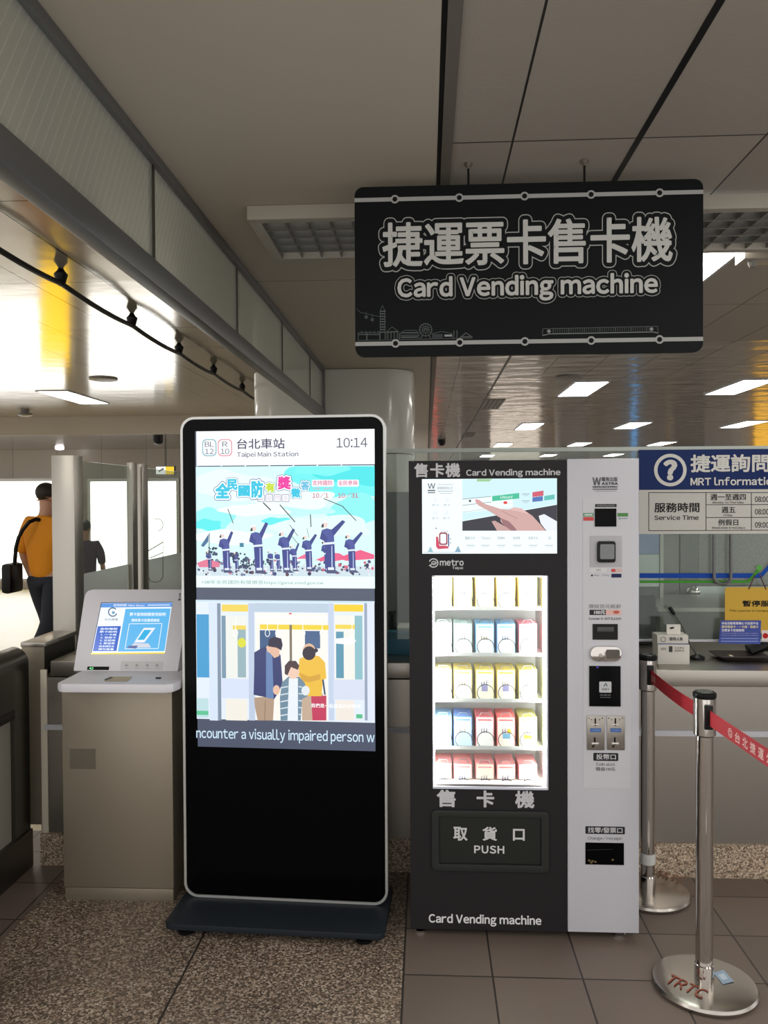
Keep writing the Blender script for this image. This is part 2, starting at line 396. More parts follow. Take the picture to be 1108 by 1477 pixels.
# ---------------------------------------------------------------- structure: walls, pillar
beige = mat('beige_wall_panel', (176, 166, 152), .3)
struct(add('wall_left', panel_mat('beige_wall_panels', (176, 166, 152), -4.9, .8, 0, 50, .01, .3, seam=(130, 122, 112)), None, lambda m: m.box(-12, -.9, 14.0, 14.2, 0, 2.45)))
struct(add('wall_back', mat('far_hall_wall', (165, 158, 150), .5, vary=.4, vscale=.8, stretch=(1, 1, .1)), None, lambda m: m.box(-1, 14, 32, 32.2, 0, CEIL)))
# rounded enamel pillar
pl = at(370, 560, Y=7.35); pr = at(597, 560, Y=7.3)
Ftop = Frame((0, 0, 0), (1, 0, 0), (0, 1, 0))
struct(add('pillar', mat('glossy_cream_enamel', (206, 203, 193), .14, spec=.6), None,
    lambda m: m.prism(Ftop, rrect(pl.x, pr.x, 7.0, 8.3, .28, 10), 0, CEIL - .025), smooth=True))
struct(add('trim_5', STEEL_D, None, lambda m: m.prism(Ftop, rrect(pl.x - .004, pr.x + .004, 6.996, 8.304, .283, 10), 1.94, 1.95)))

# ---------------------------------------------------------------- smoke curtain bulkhead (left)
CX = -.89
sm = thing('smoke_curtain', 'long wired glass smoke curtain hanging in metal rails from the ceiling', 'glass partition', (CX, 3, CEIL))
add('upper_rail', RAILM, sm, lambda m: m.box(CX - .03, CX + .02, .2, 7.0, CEIL - .055, CEIL - .021), bevel=.004)
add('lower_rail', RAILM, sm, lambda m: m.box(CX - .03, CX + .025, .2, 7.0, 2.245, 2.325), bevel=.006)
add('end_post', RAILM, sm, lambda m: m.box(CX - .03, CX + .02, 6.95, 7.0, 2.325, CEIL - .055))
WG = glass_mat('wired_glass', (214, 214, 206), .34, .06, wires=True)
ys = [.2, 1.6]
for px_ in (221, 341, 406, 446): ys.append(at(px_, 400, X=CX).y)
ys.append(6.95)
for a, b in zip(ys, ys[1:]):
    add('glass_pane', WG, sm, lambda m: m.box(CX - .006, CX, a + .006, b - .006, 2.325, CEIL - .055))
for y in ys[1:-1]:
    add('glazing_bar', STEEL_D, sm, lambda m: m.box(CX - .012, CX + .006, y - .006, y + .006, 2.325, CEIL - .055))

# ---------------------------------------------------------------- recessed ceiling lights
def light_at(x, y, label, group='recessed ceiling light panels', z=CEIL, w_=.32, l_=1.1):
    t = thing('ceiling_light', label, 'ceiling light', (x, y, z), group)
    add('light_frame', WHITEPL, t, lambda m: m.frame_ring(Frame((x, y, z), (1, 0, 0), (0, -1, 0)), rrect(-w_ / 2 - .015, w_ / 2 + .015, -l_ / 2 - .015, l_ / 2 + .015, .004, 1), rrect(-w_ / 2, w_ / 2, -l_ / 2, l_ / 2, .003, 1), -.006, .01))
    add('diffuser', WHITE_LAMP, t, lambda m: m.box(x - w_ / 2, x + w_ / 2, y - l_ / 2, y + l_ / 2, z - .006, z - .001))
    return t
light0 = light_at(0, 0, 'x', z=0)
def copy_tree(o, loc, label):
    r = o.copy(); COL.objects.link(r); r.location = loc; r['label'] = label
    for c in o.children:
        q = c.copy(); COL.objects.link(q); q.parent = r
    return r
colx = [(1.29, 'closest to the hanging sign', 0), (1.62, 'in the column left of the others', 1), (3.28, 'in the middle column', 1), (4.98, 'in the right-hand column', 1)]
first = True
spots = [(1.30, 4.32, 'bright recessed ceiling panel peeping out right of the hanging black sign')]
for cx_, nm in ((1.64, 'left'), (3.26, 'middle'), (4.98, 'right')):
    for cy_, rn in ((8.65, 'nearest'), (13.05, 'second'), (17.5, 'third'), (21.9, 'farthest')):
        spots.append((cx_, cy_, f'white recessed ceiling panel, {rn} row of the far hall, {nm} column'))
spots += [(-3.9, 8.85, 'white recessed ceiling panel on the left glossy ceiling beyond the smoke curtain')]
for cx_ in (-2.6, 1.7, 3.9):  # unseen panels added out of frame to brighten the foreground
    for cy_ in (.85,): spots.append((cx_, cy_, 'unseen ceiling light panel added above the camera as fill light'))
for cx_, cy_ in ((4.4, 3.9), (3.9, 2.5)): spots.append((cx_, cy_, 'unseen ceiling light panel added right of the camera as fill light'))
for cx_, cy_ in ((-4.2, 4.4), (-6.6, 6.2)): spots.append((cx_, cy_, 'unseen ceiling light panel added at the left to brighten the gate hall'))  # these two added out of frame to light the left hall
for i, (x, y, lb) in enumerate(spots):
    if i == 0: light0.location = (x, y, CEIL); light0['label'] = lb
    else: copy_tree(light0, (x, y, CEIL), lb)

# surface louvre fixture across the soffit
LY0 = 3.10; LY1 = 3.66; LX0 = at(356, 291, Y=LY0).x; LX1 = 3.2; LZ = CEIL - .075
lf = thing('louvre_light', 'long surface-mounted louvre light box behind the hanging sign', 'ceiling light', (1, 3.38, CEIL))
def hous(m):
    m.box(LX0, LX1, LY0, LY0 + .045, LZ, CEIL - .021); m.box(LX0, LX1, LY1 - .045, LY1, LZ, CEIL - .021)
    m.box(LX0, LX0 + .045, LY0 + .045, LY1 - .045, LZ, CEIL - .021); m.box(LX1 - .045, LX1, LY0 + .045, LY1 - .045, LZ, CEIL - .021)
add('housing', mat('grey_white_sheet', (176, 170, 158), .45), lf, hous, bevel=.003)
add('back_plate', mat('dim_lit_reflector', (205, 205, 200), .3, .2, emit=.55), lf, lambda m: m.box(LX0 + .045, LX1 - .045, LY0 + .045, LY1 - .045, CEIL - .026, CEIL - .0215))
def louv(m):
    x = LX0 + .045
    while x < LX1 - .05:
        m.box(x, x + .005, LY0 + .045, LY1 - .045, LZ + .004, CEIL - .03); x += .088
    for k in range(1, 5):
        y = LY0 + .045 + k * (LY1 - LY0 - .09) / 5; m.box(LX0 + .045, LX1 - .045, y - .006, y + .006, LZ + .002, CEIL - .03)
add('louvre_grid', mat('grey_louvre', (128, 126, 122), .3, .7), lf, louv)

# ceiling bits
def disc_thing(name, label, cat, px, py, r, m, Z=CEIL, prof=None, g=None):
    c = at(px, py, Z=Z); t = MB().lathe(c, prof or [(r, 0), (r, -.012), (r * .8, -.018), (r * .3, -.02)], 28)
    o = t.build(name, m, None, smooth=True); tag(o, label, cat, g); return o
disc_thing('ceiling_speaker', 'round flat ceiling speaker in the far right hall ceiling', 'ceiling speaker', 820, 543, .13, GREYMETAL)
disc_thing('ceiling_speaker', 'round flat ceiling speaker in the left glossy ceiling', 'ceiling speaker', 149, 546, .13, GREYMETAL)
disc_thing('smoke_detector', 'round grey smoke detector hanging at the far left of the ceiling', 'smoke detector', 36, 592, .08, GREYMETAL, prof=[(.05, 0), (.05, -.03), (.09, -.035), (.085, -.06), (.05, -.075)])
disc_thing('dome_camera', 'small black dome camera under the dark soffit at far left', 'camera', 228, 630, .06, BLACK, Z=2.45, prof=[(.07, 0), (.07, -.05), (.06, -.09), (.03, -.11)])
disc_thing('dome_camera', 'small black dome camera on the far ceiling beside the pillar', 'camera', 637, 634, .06, BLACK, prof=[(.08, 0), (.08, -.06), (.06, -.1), (.03, -.12)])
for i, (px_, py_, lb) in enumerate(((711, 583, 'nearest slotted air vent beside the black ceiling joint'), (675, 627, 'farther slotted air vent beside the black ceiling joint'))):
    c = at(px_, py_, Z=CEIL); v = thing('air_vent', lb, 'air vent', c, 'slotted ceiling vents')
    add('vent_plate', GREYMETAL, v, lambda m: m.box(c.x - .11, c.x + .11, c.y - .5, c.y + .5, CEIL - .006, CEIL - .001))
    for k in range(4):
        add('slot', BLACK, v, lambda m: m.box(c.x - .085 + k * .05, c.x - .065 + k * .05, c.y - .46, c.y + .46, CEIL - .009, CEIL - .006))
c = at(1083, 378, Z=CEIL - .06)
em = thing('emergency_lamp', 'small boxy emergency lamp on the ceiling at the right edge', 'lamp', (c.x, c.y, CEIL))
add('lamp_body', beige, em, lambda m: m.box(c.x - .05, c.x + .12, c.y - .06, c.y + .06, CEIL - .06, CEIL - .001), bevel=.006)
add('sensor', GREYMETAL, em, lambda m: m.lathe((c.x + .0, c.y - .02, CEIL - .06), [(.022, 0), (.02, -.015), (.012, -.03)], 16), smooth=True)
# black cable on conical hangers under left ceiling
hang = [at(a, b, Z=CEIL - .055) for a, b in ((3, 312), (135, 402), (222, 464), (283, 505), (327, 535), (361, 560))]
HX = -1.80
cb = thing('ceiling_cable', 'thick black cable slung on cone hangers under the left ceiling', 'cable', (HX, 5, CEIL))
yy = [h.y for h in hang]
pts = [(HX, 1.0, 2.615)]
for a, b in zip([yy[0] - 1] + yy, yy + [yy[-1] + .9]):
    for k in range(6):
        t = k / 6; pts.append((HX + .012 * math.sin(PI * t), a + (b - a) * t, 2.625 - .022 * 4 * t * (1 - t)))
pts.append((HX, yy[-1] + .9, 2.625))
add('cable', BLACK, cb, lambda m: m.tube(pts, .014, 8), smooth=True)
for y in [yy[0] - 1] + yy:
    add('hanger', BLACK, cb, lambda m: m.lathe((HX, y, 2.625), [(.012, -.012), (.022, 0), (.034, .045), (.02, .06), (.012, .074)], 14), smooth=True)

# ---------------------------------------------------------------- left hall: light boxes, exit sign, people behind
FL = front(13.98)
def lightbox(label, x0, y0, x1, y1, m, F=FL, d=.06):
    a = F.px(x0, y1); b = F.px(x1, y0)
    t = thing('advert_light_box', label, 'light box', F.p((a[0] + b[0]) / 2, a[1], 0), None)
    add('frame', STEEL, t, lambda q: q.frame_ring(F, rrect(a[0] - .05, b[0] + .05, a[1] - .05, b[1] + .05, .01, 1), rrect(a[0], b[0], a[1], b[1], .01, 1), 0, d + .02))
    add('lit_face', m, t, lambda q: q.fbox(F, a[0], b[0], a[1], b[1], .005, d))
    return t
lightbox('large glowing white advert box behind the man in orange', -190, 694, 98, 834, ADBOX)
lightbox('glowing white advert box seen through the glass partition', 134, 694, 256, 838, ADBOX)
FY = front(12.2)
yb = thing('advert_totem', 'yellow lit advert totem behind the steel post', 'light box', FY.hit(88, 850))
a = FY.px(61, 868); b = FY.px(104, 706)
add('totem_body', STEEL_D, yb, lambda q: q.fbox(FY, a[0], b[0], 0, b[1] + .05, -.15, -.012))
add('lit_face', ADYEL, yb, lambda q: q.fbox(FY, a[0] + .02, b[0] - .02, .15, b[1], -.01, 0))
FE = front(12.5)
ex = thing('exit_sign', 'small white and yellow exit sign hanging by the far soffit', 'sign', FE.hit(239, 672))
add('sign_box', STEEL_D, ex, lambda m: m.pbox(FE, 224, 672, 252, 685, -.06, 0))
D = Draw(FE, .002); D.rect(225, 673, 239, 684, (245, 245, 240)); D.rect(239, 673, 251, 684, (245, 205, 20)); D.layer(1).poly([(229, 681), (229, 679), (235, 675), (237, 677)], (40, 40, 40))
D.build('sign_face', SCREEN, ex)
et = FE.hit(238, 672)
add('hanger', STEEL_D, ex, lambda m: m.box(et.x - .012, et.x + .012, 12.52, 12.54, et.z - .005, 2.449))
c = at(86, 646, Z=2.45)
o = MB().lathe(c, [(.07, 0), (.07, -.02), (.05, -.03)], 20).build('spot_lamp', mat('spot_glow', (255, 250, 250), emit=14), None); tag(o, 'bright round downlight under the dark soffit above the post', 'downlight')

# far hall behind: dark columns and glowing panels added for streaks mirrored in the ceiling
for i, x in enumerate((1.0, 3.9, 7.2, 10.5)):
    struct(add('pillar', mat('far_dark_column', (104, 98, 94), .3), None, lambda m: m.box(x, x + .9, 24, 24.9, 0, CEIL), bevel=.1))
FS = front(31.9)
for nm, cc, (x0, x1, z0, z1), lb in (('reflection_panel', (255, 190, 30), (5.2, 5.9, .0, 2.3), 'yellow glowing panel added on the far hall wall for its ceiling reflection'), ('reflection_panel', (90, 170, 235), (7.95, 8.12, 0, 1.9), 'blue glowing panel added on the far hall wall for its ceiling reflection'),
        ('reflection_panel', (255, 240, 225), (2.2, 4.4, 0, 2.2), 'wide white glowing panel added on the far hall wall for its ceiling reflection'), ('reflection_panel', (255, 190, 40), (12.6, 13.3, 0, 2.4), 'amber glowing panel added at the far right of the hall for its ceiling reflection'), ('reflection_panel', (230, 90, 80), (.3, .42, 0, 1.7), 'small red glowing panel added by the far wall corner for its ceiling reflection')):
    o = MB().fbox(FS, x0, x1, z0, z1, -.02, .1).build(nm, mat('sign_' + str(cc[0]) + str(cc[2]), cc, emit=.9), None); tag(o, lb, 'sign')

# ---------------------------------------------------------------- people
def skin(verts, edges, sub=2):
    me = bpy.data.meshes.new('figure'); me.from_pydata([v[0] for v in verts], edges, [])
    o = bpy.data.objects.new('figure', me); COL.objects.link(o)
    md = o.modifiers.new('s', 'SKIN'); md.use_smooth_shade = True
    for i, sv in enumerate(me.skin_vertices[0].data):
        r = verts[i][1]; sv.radius = r if isinstance(r, tuple) else (r, r); sv.use_root = (i == 0)
    s2 = o.modifiers.new('d', 'SUBSURF'); s2.levels = sub; s2.render_levels = sub
    dg = bpy.context.evaluated_depsgraph_get(); dg.update()
    m2 = bpy.data.meshes.new_from_object(o.evaluated_get(dg)); bpy.data.objects.remove(o)
    return m2
def chain(V, E, start, items):
    k = start
    for it in items:
        V.append(it); E.append((k, len(V) - 1)); k = len(V) - 1
    return k
def person(loc, heading, H, label, shirt, legs, hairc, swing=.22):
    s = H / 1.72
    t = thing('person', label, 'person', loc)
    R = Matrix.Rotation(heading, 4, 'Z')
    def fin(me, name, m):
        me.transform(R @ Matrix.Scale(s, 4)); me.name = name
        for p in me.polygons: p.use_smooth = True
        me.materials.clear(); me.materials.append(m)
        o = bpy.data.objects.new(name, me); COL.objects.link(o); o.parent = t; return o
    V = [((0, 0, .95), (.14, .1))]; E = []
    ch = chain(V, E, 0, [((0, 0, 1.12), (.13, .09)), ((0, .0, 1.3), (.15, .1)), ((0, 0, 1.42), (.08, .07))])
    nk = chain(V, E, ch, [((0, .01, 1.48), .052), ((0, .025, 1.55), (.068, .075)), ((0, .035, 1.63), (.074, .09)), ((0, .03, 1.69), (.05, .06))])
    chain(V, E, nk - 2, [((0, .125, 1.565), .012)])            # nose
    for sx in (-1, 1):
        chain(V, E, nk - 1, [((sx * .08, .015, 1.60), .014)])  # ear
        el = chain(V, E, ch - 1, [((sx * .17, 0, 1.40), .058), ((sx * .215, -.01, 1.26), .045), ((sx * .235, -.02, 1.12), .038), ((sx * .245, .05, 1.0), .036), ((sx * .245, .1, .89), .026)])
        pm = chain(V, E, el, [((sx * .245, .125, .83), (.02, .034))])
        for k, L in enumerate((.075, .085, .08, .06)):
            y = .098 + k * .021
            chain(V, E, pm, [((sx * .245, y, .795), .009), ((sx * .243, y + .006, .795 - L * .55), .0085), ((sx * .236, y + .004, .795 - L), .007)])
        chain(V, E, el, [((sx * .225, .135, .85), .011), ((sx * .218, .15, .81), .009)])
        f = swing * sx
        chain(V, E, 0, [((sx * .09, 0, .88), .085), ((sx * .095, f * .55 + .03, .5), .055), ((sx * .095, f - .05, .28), .052), ((sx * .095, f * 1.15 - .02, .09), .035), ((sx * .1, f * 1.15 + .05, .04), .035), ((sx * .105, f * 1.15 + .13, .03), .028)])
    fin(skin(V, E), 'body', mat('skin_tone', (196, 148, 120), .5))
    V = [((0, 0, .84), (.168, .13))]; E = []
    ch = chain(V, E, 0, [((0, 0, 1.08), (.165, .12)), ((0, 0, 1.28), (.18, .125)), ((0, 0, 1.42), (.10, .085)), ((0, .005, 1.46), (.066, .066))])
    for sx in (-1, 1):
        chain(V, E, ch - 2, [((sx * .165, 0, 1.385), .075), ((sx * .215, -.01, 1.25), .065), ((sx * .236, -.02, 1.10), .056)])
    sh = fin(skin(V, E), 'shirt', mat('cloth_%d' % shirt[0], shirt, .8))
    V = [((0, 0, .95), (.12, .11))]; E = []
    for sx in (-1, 1):
        f = swing * sx
        chain(V, E, 0, [((sx * .09, 0, .86), .105), ((sx * .095, f * .55 + .03, .5), .076), ((sx * .095, f - .05, .28), .068), ((sx * .095, f * 1.15 - .02, .1), .06)])
    fin(skin(V, E), 'trousers', mat('cloth_l%d' % legs[0], legs, .85))
    hm = MB().ball((0, .015, 1.655), .087, .102, .088)
    hm.v = [Vector((v.x, v.y, v.z)) if v.z > 1.58 - .1 * (v.y < .0) + (.07 if v.y > .07 else 0) else Vector((v.x * .55, v.y * .55 + .005, max(v.z, 1.585))) for v in hm.v]
    me = bpy.data.meshes.new('hair'); me.from_pydata(hm.v, [], hm.f); fin(me, 'hair', mat('hair_%d' % hairc[0], hairc, .6))
    for sx in (-1, 1):
        f = swing * sx
        q = MB().ball((sx * .1, f * 1.15 + .045, .045), .05, .14, .045)
        me = bpy.data.meshes.new('shoe'); me.from_pydata(q.v, [], q.f); fin(me, 'shoe', mat('dark_shoe', (40, 38, 38), .5))
    return t
PY = 6.9
pc = at(66, 800, Y=PY)
man = person((pc.x, PY, 0), -.25, 1.69, 'person in an orange T-shirt and dark jeans walking away behind the gate', (222, 140, 14), (34, 38, 50), (36, 26, 20), swing=-.2)
# strap and bag
bx0 = at(17, 832, Y=PY - .02)
bag = thing('shoulder_bag', 'black shoulder bag hanging at the hip of the man in orange', 'bag', (bx0.x, PY, bx0.z - .15))
add('bag_body', BLACK, bag, lambda m: m.box(bx0.x - .05, bx0.x + .04, PY - .12, PY + .12, bx0.z - .14, bx0.z + .12), bevel=.035)
s0 = at(25, 800, Y=PY - .05)
sp = [at(x, y, Y=PY - dy) for x, y, dy in ((21, 815, .10), (23, 790, .14), (27, 775, .165), (33, 764, .17), (42, 753, .155), (52, 749, .10), (66, 752, .04))]
add('strap', BLACK, bag, lambda m: m.tube(sp, .018, 6), smooth=True)
pc2 = at(122, 790, Y=8.6)
person((pc2.x, 8.6, 0), .3, 1.33, 'small person in a dark plum jacket seen through the glass partition', (82, 62, 86), (120, 40, 50), (48, 42, 44), swing=.12)

# ---------------------------------------------------------------- left glass partition, gate, low wall
GXP = -1.66
part = thing('glass_partition', 'tall glass partition with steel posts running back behind the grey kiosk', 'glass partition', (GXP, 4.5, 0))
PT = 1.765
posts = [(3.74, 3.84, .105), (4.50, 4.58, .03), (4.66, 4.76, .03), (5.62, 5.72, .03)]
for y0, y1, wd in posts:
    add('post', STEEL, part, lambda m: m.box(GXP - wd, GXP + .004, y0, y1, 0, PT), bevel=.003)
GLP = glass_mat('clear_partition_glass', (232, 237, 233), .05)
FRO = glass_mat('frosted_band', (240, 246, 242), .85, .3)
for y0, y1 in ((3.84, 4.50), (4.76, 5.62)):
    add('glass_pane', GLP, part, lambda m: m.box(GXP - .035, GXP - .027, y0, y1, .1, PT - .02))
    add('frosted_film', FRO, part, lambda m: m.box(GXP - .0265, GXP - .0255, y0 + .005, y1 - .005, .1, 1.19))
FG = Frame((GXP - .024, 0, 0), (0, 1, 0), (0, 0, 1))
FG.n = Vector((1, 0, 0))
D = Draw(FG, .0005)
D.line([(214, 815), (214, 832), (217, 838), (224, 840), (231, 838), (235, 832), (235, 778)], .8, (70, 72, 70))
D.line([(213, 795), (235, 782)], 1.4, (110, 105, 100)); D.line([(216, 805), (235, 797)], 1.2, (120, 110, 105)); D.ring(226, 757, 9, 1, (150, 150, 148), -110, 80)
D.build('etched_lines', PRINT, part)
lw = thing('low_barrier', 'low brushed steel barrier wall at the foot of the glass partition', 'barrier', (GXP, 3.6, 0))
add('cap', STEEL, lw, lambda m: m.box(GXP - .105, GXP + .005, 3.43, 3.90, .915, .935), bevel=.002)
add('wall_body', STEEL_D, lw, lambda m: m.box(GXP - .1, GXP, 3.434, 3.90, .14, .915))
add('front_plate', STEEL_W, lw, lambda m: m.box(GXP - .1, GXP, 3.43, 3.4335, .14, .915))
add('handrail', STEEL, lw, lambda m: m.tube([(GXP + .02, 3.50, .79), (GXP + .045, 3.52, .83), (GXP + .045, 3.75, .845), (GXP + .045, 3.9, .85)], .014, 10), smooth=True)
F_ = front(3.347)
o = MB().fbox(F_, -1.638, -1.61, .138, F_.px(51, 966)[1], -.0095, .001).build('guard_strip', mat('ivory_strip', (214, 206, 188), .4), None, bevel=.003); tag(o, 'ivory vertical guard strip between the fare gate and the counter end', 'strip')
gate = thing('fare_gate', 'dark steel fare gate end with rounded top at the left edge', 'fare gate', (-1.9, 2.8, 0))
gx = at(43, 1100, Y=3.33).x
def gtop(m):
    F = Frame((0, 0, 0)); pts = [(gx - .34, .70)]
    for k in range(9):
        a = PI / 2 * (1 - k / 8); pts.append((gx - .07 + .07 * math.cos(a), .87 + .065 * math.sin(a)))
    pts += [(gx, .70)]; m.prism(F, [(u, w_) for u, w_ in pts], -3.21, -1.9)
add('top_housing', STEEL_D, gate, gtop, smooth=True)
def gend(m):
    F = Frame((0, 0, 0)); pts = [(gx - .34, .10)]; 
    for k in range(9):
        a = PI / 2 * (1 - k / 8); pts.append((gx - .075 + .07 * math.cos(a), .868 + .065 * math.sin(a)))
    pts += [(gx - .005, .10)]; m.prism(F, pts, -3.34, -3.215)
add('end_housing', mat('mid_dark_steel', (96, 93, 88), .3, .9), gate, gend, smooth=True)
add('side_panel', mat('pale_gate_panel', (150, 146, 134), .4), gate, lambda m: m.box(gx - .30, gx - .02, 1.9, 3.212, .16, .70))
add('lower_lip', BLACK, gate, lambda m: m.box(gx - .34, gx + .002, 1.9, 3.212, .66, .70), bevel=.006)
add('plinth', STEEL_D, gate, lambda m: m.box(gx - .35, gx + .004, 1.9, 3.345, 0, .16), bevel=.004)

# ---------------------------------------------------------------- information counter (continuous behind the machines)
CY = 3.345
CXR = 2.4
ct = thing('information_counter', 'brushed steel information counter on a granite kerb behind the machines', 'counter', (.6, CY, 0))
spk2 = panel_mat('speckled_granite_kerb', (170, 150, 128), -1.7, .62, 0, 50, .004, .4, speck=210, c2=[(28, 24, 22), ((120, 100, 84), .2), ((176, 154, 132), .45), ((205, 186, 162), .7), ((226, 212, 192), .88)], seam=(90, 78, 66))
add('granite_base', spk2, ct, lambda m: m.box(-1.645, CXR, CY, CY + .3, 0, .137))
add('front_panel', STEEL, ct, lambda m: m.box(-1.645, CXR, CY + .012, CY + .29, .138, .80))
kz = at(1020, 1062, Y=CY).z
add('ledge_strip', WHITEPL, ct, lambda m: m.box(-1.62, CXR, CY - .004, CY + .012, kz, kz + .022))
tz = at(1030, 967, Y=3.25).z
add('countertop', STEEL, ct, lambda m: m.box(.78, CXR, 3.25, 3.95, tz - .065, tz), bevel=.004)
add('countertop', STEEL, ct, lambda m: m.box(-1.60, .77, 3.36, 3.95, tz - .065, tz), bevel=.004)
TZ = tz
# booth glazing, header
YB = 3.5
BT = at(1000, 648, Y=YB).z
BG = glass_mat('booth_glass', (238, 244, 241), .025)
win = MB().box(-.97, CXR, YB, YB + .01, TZ + .075, BT - .005).build('window_1', BG, None); struct(win)
struct(add('trim_6', mat('pale_glass_edge', (196, 204, 196), .3), None, lambda m: m.box(-.97, CXR, YB - .004, YB + .014, BT - .005, BT + .012)))
struct(add('trim_7', WHITEPL, None, lambda m: m.box(.55, CXR, YB - .003, YB + .013, TZ + .07, TZ + .078)))
FB = front(YB - .012)
hs = thing('information_sign', 'blue information desk header sign with a white question mark', 'sign', FB.hit(1010, 705))
u0, w1 = FB.px(922, 649); w0 = FB.px(1000, 706)[1]
add('sign_panel', mat('deep_blue_acrylic', (20, 44, 100), .4, spec=.15), hs, lambda m: m.fbox(FB, u0, CXR - .3, w0, w1, -.008, 0))
D = Draw(FB, .001); Wt = (226, 224, 218); Bl = (20, 44, 100)
D.disc(967, 678, 23.5, Wt, n=40); D.layer(1).disc(967, 678, 18.5, Bl, n=40); D.layer(2).text('?', 957, 663, 977, 693, Wt, .06)
D.text('捷運詢問處', 996, 655, 1141, 681, Wt, .028); D.text('MRT Information', 996, 688, 1122, 700, Wt, .03)
D.build('lettering', PRINT, hs)
sb = thing('service_time_board', 'white service time board below the blue information sign', 'sign', FB.hit(1010, 770))
w0b = FB.px(1000, 770)[1]
add('board', mat('off_white_board', (206, 203, 196), .4), sb, lambda m: m.fbox(FB, u0, CXR - .3, w0b, w0 - .001, -.008, 0))
D = Draw(FB, .001); K = (34, 34, 36)
for a_ in ((936, 710.5, 1160, 710.5), (936, 765.5, 1160, 764.5), (936, 710.5, 936, 765.5), (1018.5, 710.5, 1018.5, 765), (1084, 710.5, 1084, 765), (1018.5, 728, 1160, 727.5), (1018.5, 746.5, 1160, 746)):
    D.line([(a_[0], a_[1]), (a_[2], a_[3])], .9, K)
D.text('服務時間', 944, 725, 1009, 739, K, .02); D.text('Service Time', 944, 743, 1008, 750, K, .02)
D.text('週一至週四', 1025, 712.5, 1076, 721.5, K, .015); D.text('Monday to Thursday', 1028, 723, 1073, 727, K, .01)
D.text('週五', 1041, 731, 1061, 740, K, .015); D.text('Friday', 1044, 741.5, 1057, 745.5, K, .01)
D.text('例假日', 1036, 749, 1065, 758, K, .015); D.text('Weekends & Holidays', 1027, 759.5, 1075, 763.5, K, .01)
for y, h_ in ((720, '08:00'), (738, '08:00'), (757, '09:00')): D.text(h_ + '-21:00', 1089, y - 4, 1136, y + 4, K, .015)
D.build('lettering', PRINT, sb)
gd = Draw(FB, -.0045)
gd.rect(923, 827, 1086, 834, (24, 74, 168)); gd.poly([(1086, 827), (1086, 834), (1099, 834), (1125, 806), (1125, 797), (1098, 827)], (24, 74, 168))
gd.layer(1).rect(923, 837.5, 1079, 841, (70, 150, 50)); gd.poly([(1079, 837.5), (1095, 819), (1101, 819), (1081, 841), (1079, 841)], (70, 150, 50)); gd.disc(1096, 819, 4, (96, 176, 84))
o = gd.build('glass_decal', PRINT, None); tag(o, 'blue and green line decal on the counter glass', 'decal')
hd = thing('pull_handle', 'U-shaped grey handle on the counter glass below the time board', 'handle', FB.hit(1041, 840))
up = [FB.hit(1029, 771, .01), FB.hit(1029, 833, .01)] + [FB.hit(1041 - 12 * math.cos(PI * k / 10), 833 + 9 * math.sin(PI * k / 10), .01) for k in range(1, 10)] + [FB.hit(1053, 833, .01), FB.hit(1053, 771, .01)]
add('bar', RAILM, hd, lambda m: m.tube(up, .007, 8), smooth=True)
# booth interior: back wall with door, cabinet
YI = 4.9
struct(add('wall_right', mat('office_grey_panel', (128, 126, 122), .4, .3, vary=.2, vscale=3, stretch=(3, 3, .3)), None, lambda m: m.box(.25, 4, YI, YI + .08, 0, BT - .02)))
struct(add('wall_back', mat('office_grey_side', (120, 122, 120), .5), None, lambda m: m.box(-1.5, .25, 5.7, 5.78, 0, 1.60)))
FI = front(YI - .005)
pt = thing('office_partition', 'bluish glazed office partition at the left of the counter window', 'partition', FI.hit(940, 1000, .1))
FJ = front(4.6)
add('upper_glazing', mat('blue_office_glass', (140, 158, 200), .3, vary=.3, vscale=3), pt, lambda m: m.pbox(FJ, 915, 740, 951, 799, -.02, 0))
add('lower_panel', mat('pale_office_panel', (196, 206, 202), .5), pt, lambda m: m.pbox(FJ, 915, 800, 951, 846, -.02, 0))
add('partition_post', STEEL, pt, lambda m: m.pbox(FJ, 952, 740, 957, 1000, -.03, .005))
add('base_panel', mat('dark_office_panel', (80, 84, 84), .5), pt, lambda m: m.pbox(FJ, 915, 847, 951, 1010, -.02, 0))
wb = thing('office_divider', 'bright steel divider behind the yellow notice, right of the door knobs', 'panel', FI.hit(1030, 900, .1))
FJ2 = front(4.8)
add('bright_panel', mat('bright_steel_panel', (200, 206, 206), .3, .3), wb, lambda m: m.pbox(FJ2, 1006, 846, 1120, 884, -.02, 0))
add('lower_panel', mat('slate_steel_panel', (92, 96, 96), .35, .5), wb, lambda m: m.pbox(FJ2, 1006, 885, 1120, 1010, -.02, 0))
dr = thing('door_1', 'grey steel office door behind the counter glass', 'door', FI.hit(990, 1000)); del dr['label'], dr['category']; struct(dr)
add('door_leaf', mat('grey_door_skin', (112, 110, 106), .3, .8), dr, lambda m: m.fbox(FI, FI.px(952, 800)[0], FI.px(978, 800)[0], 0, 1.70, 0, .02))
add('door_leaf', mat('grey_door_stile', (98, 98, 94), .35, .8), dr, lambda m: m.fbox(FI, FI.px(978, 800)[0] + .005, FI.px(1005, 800)[0], 0, 1.70, 0, .03))
add('door_leaf', mat('grey_door_skin', (112, 110, 106)), dr, lambda m: m.fbox(FI, FI.px(1005, 800)[0] + .005, FI.px(1125, 800)[0], 0, 1.70, 0, .02))
for y in (852, 870):
    q = FI.hit(995, y, .03); add('door_knob', CHROME, dr, lambda m: m.lathe(q, [(.03, 0), (.03, .01), (.012, .015), (.012, .035), (.03, .045), (.03, .065), (.01, .075)], 18, (0, -1, 0)), smooth=True)
q = FI.hit(1000, 872, .07); add('lever', CHROME, dr, lambda m: m.tube([q, q + Vector((.06, 0, -.008)), q + Vector((.12, 0, .008))], .008, 8), smooth=True)
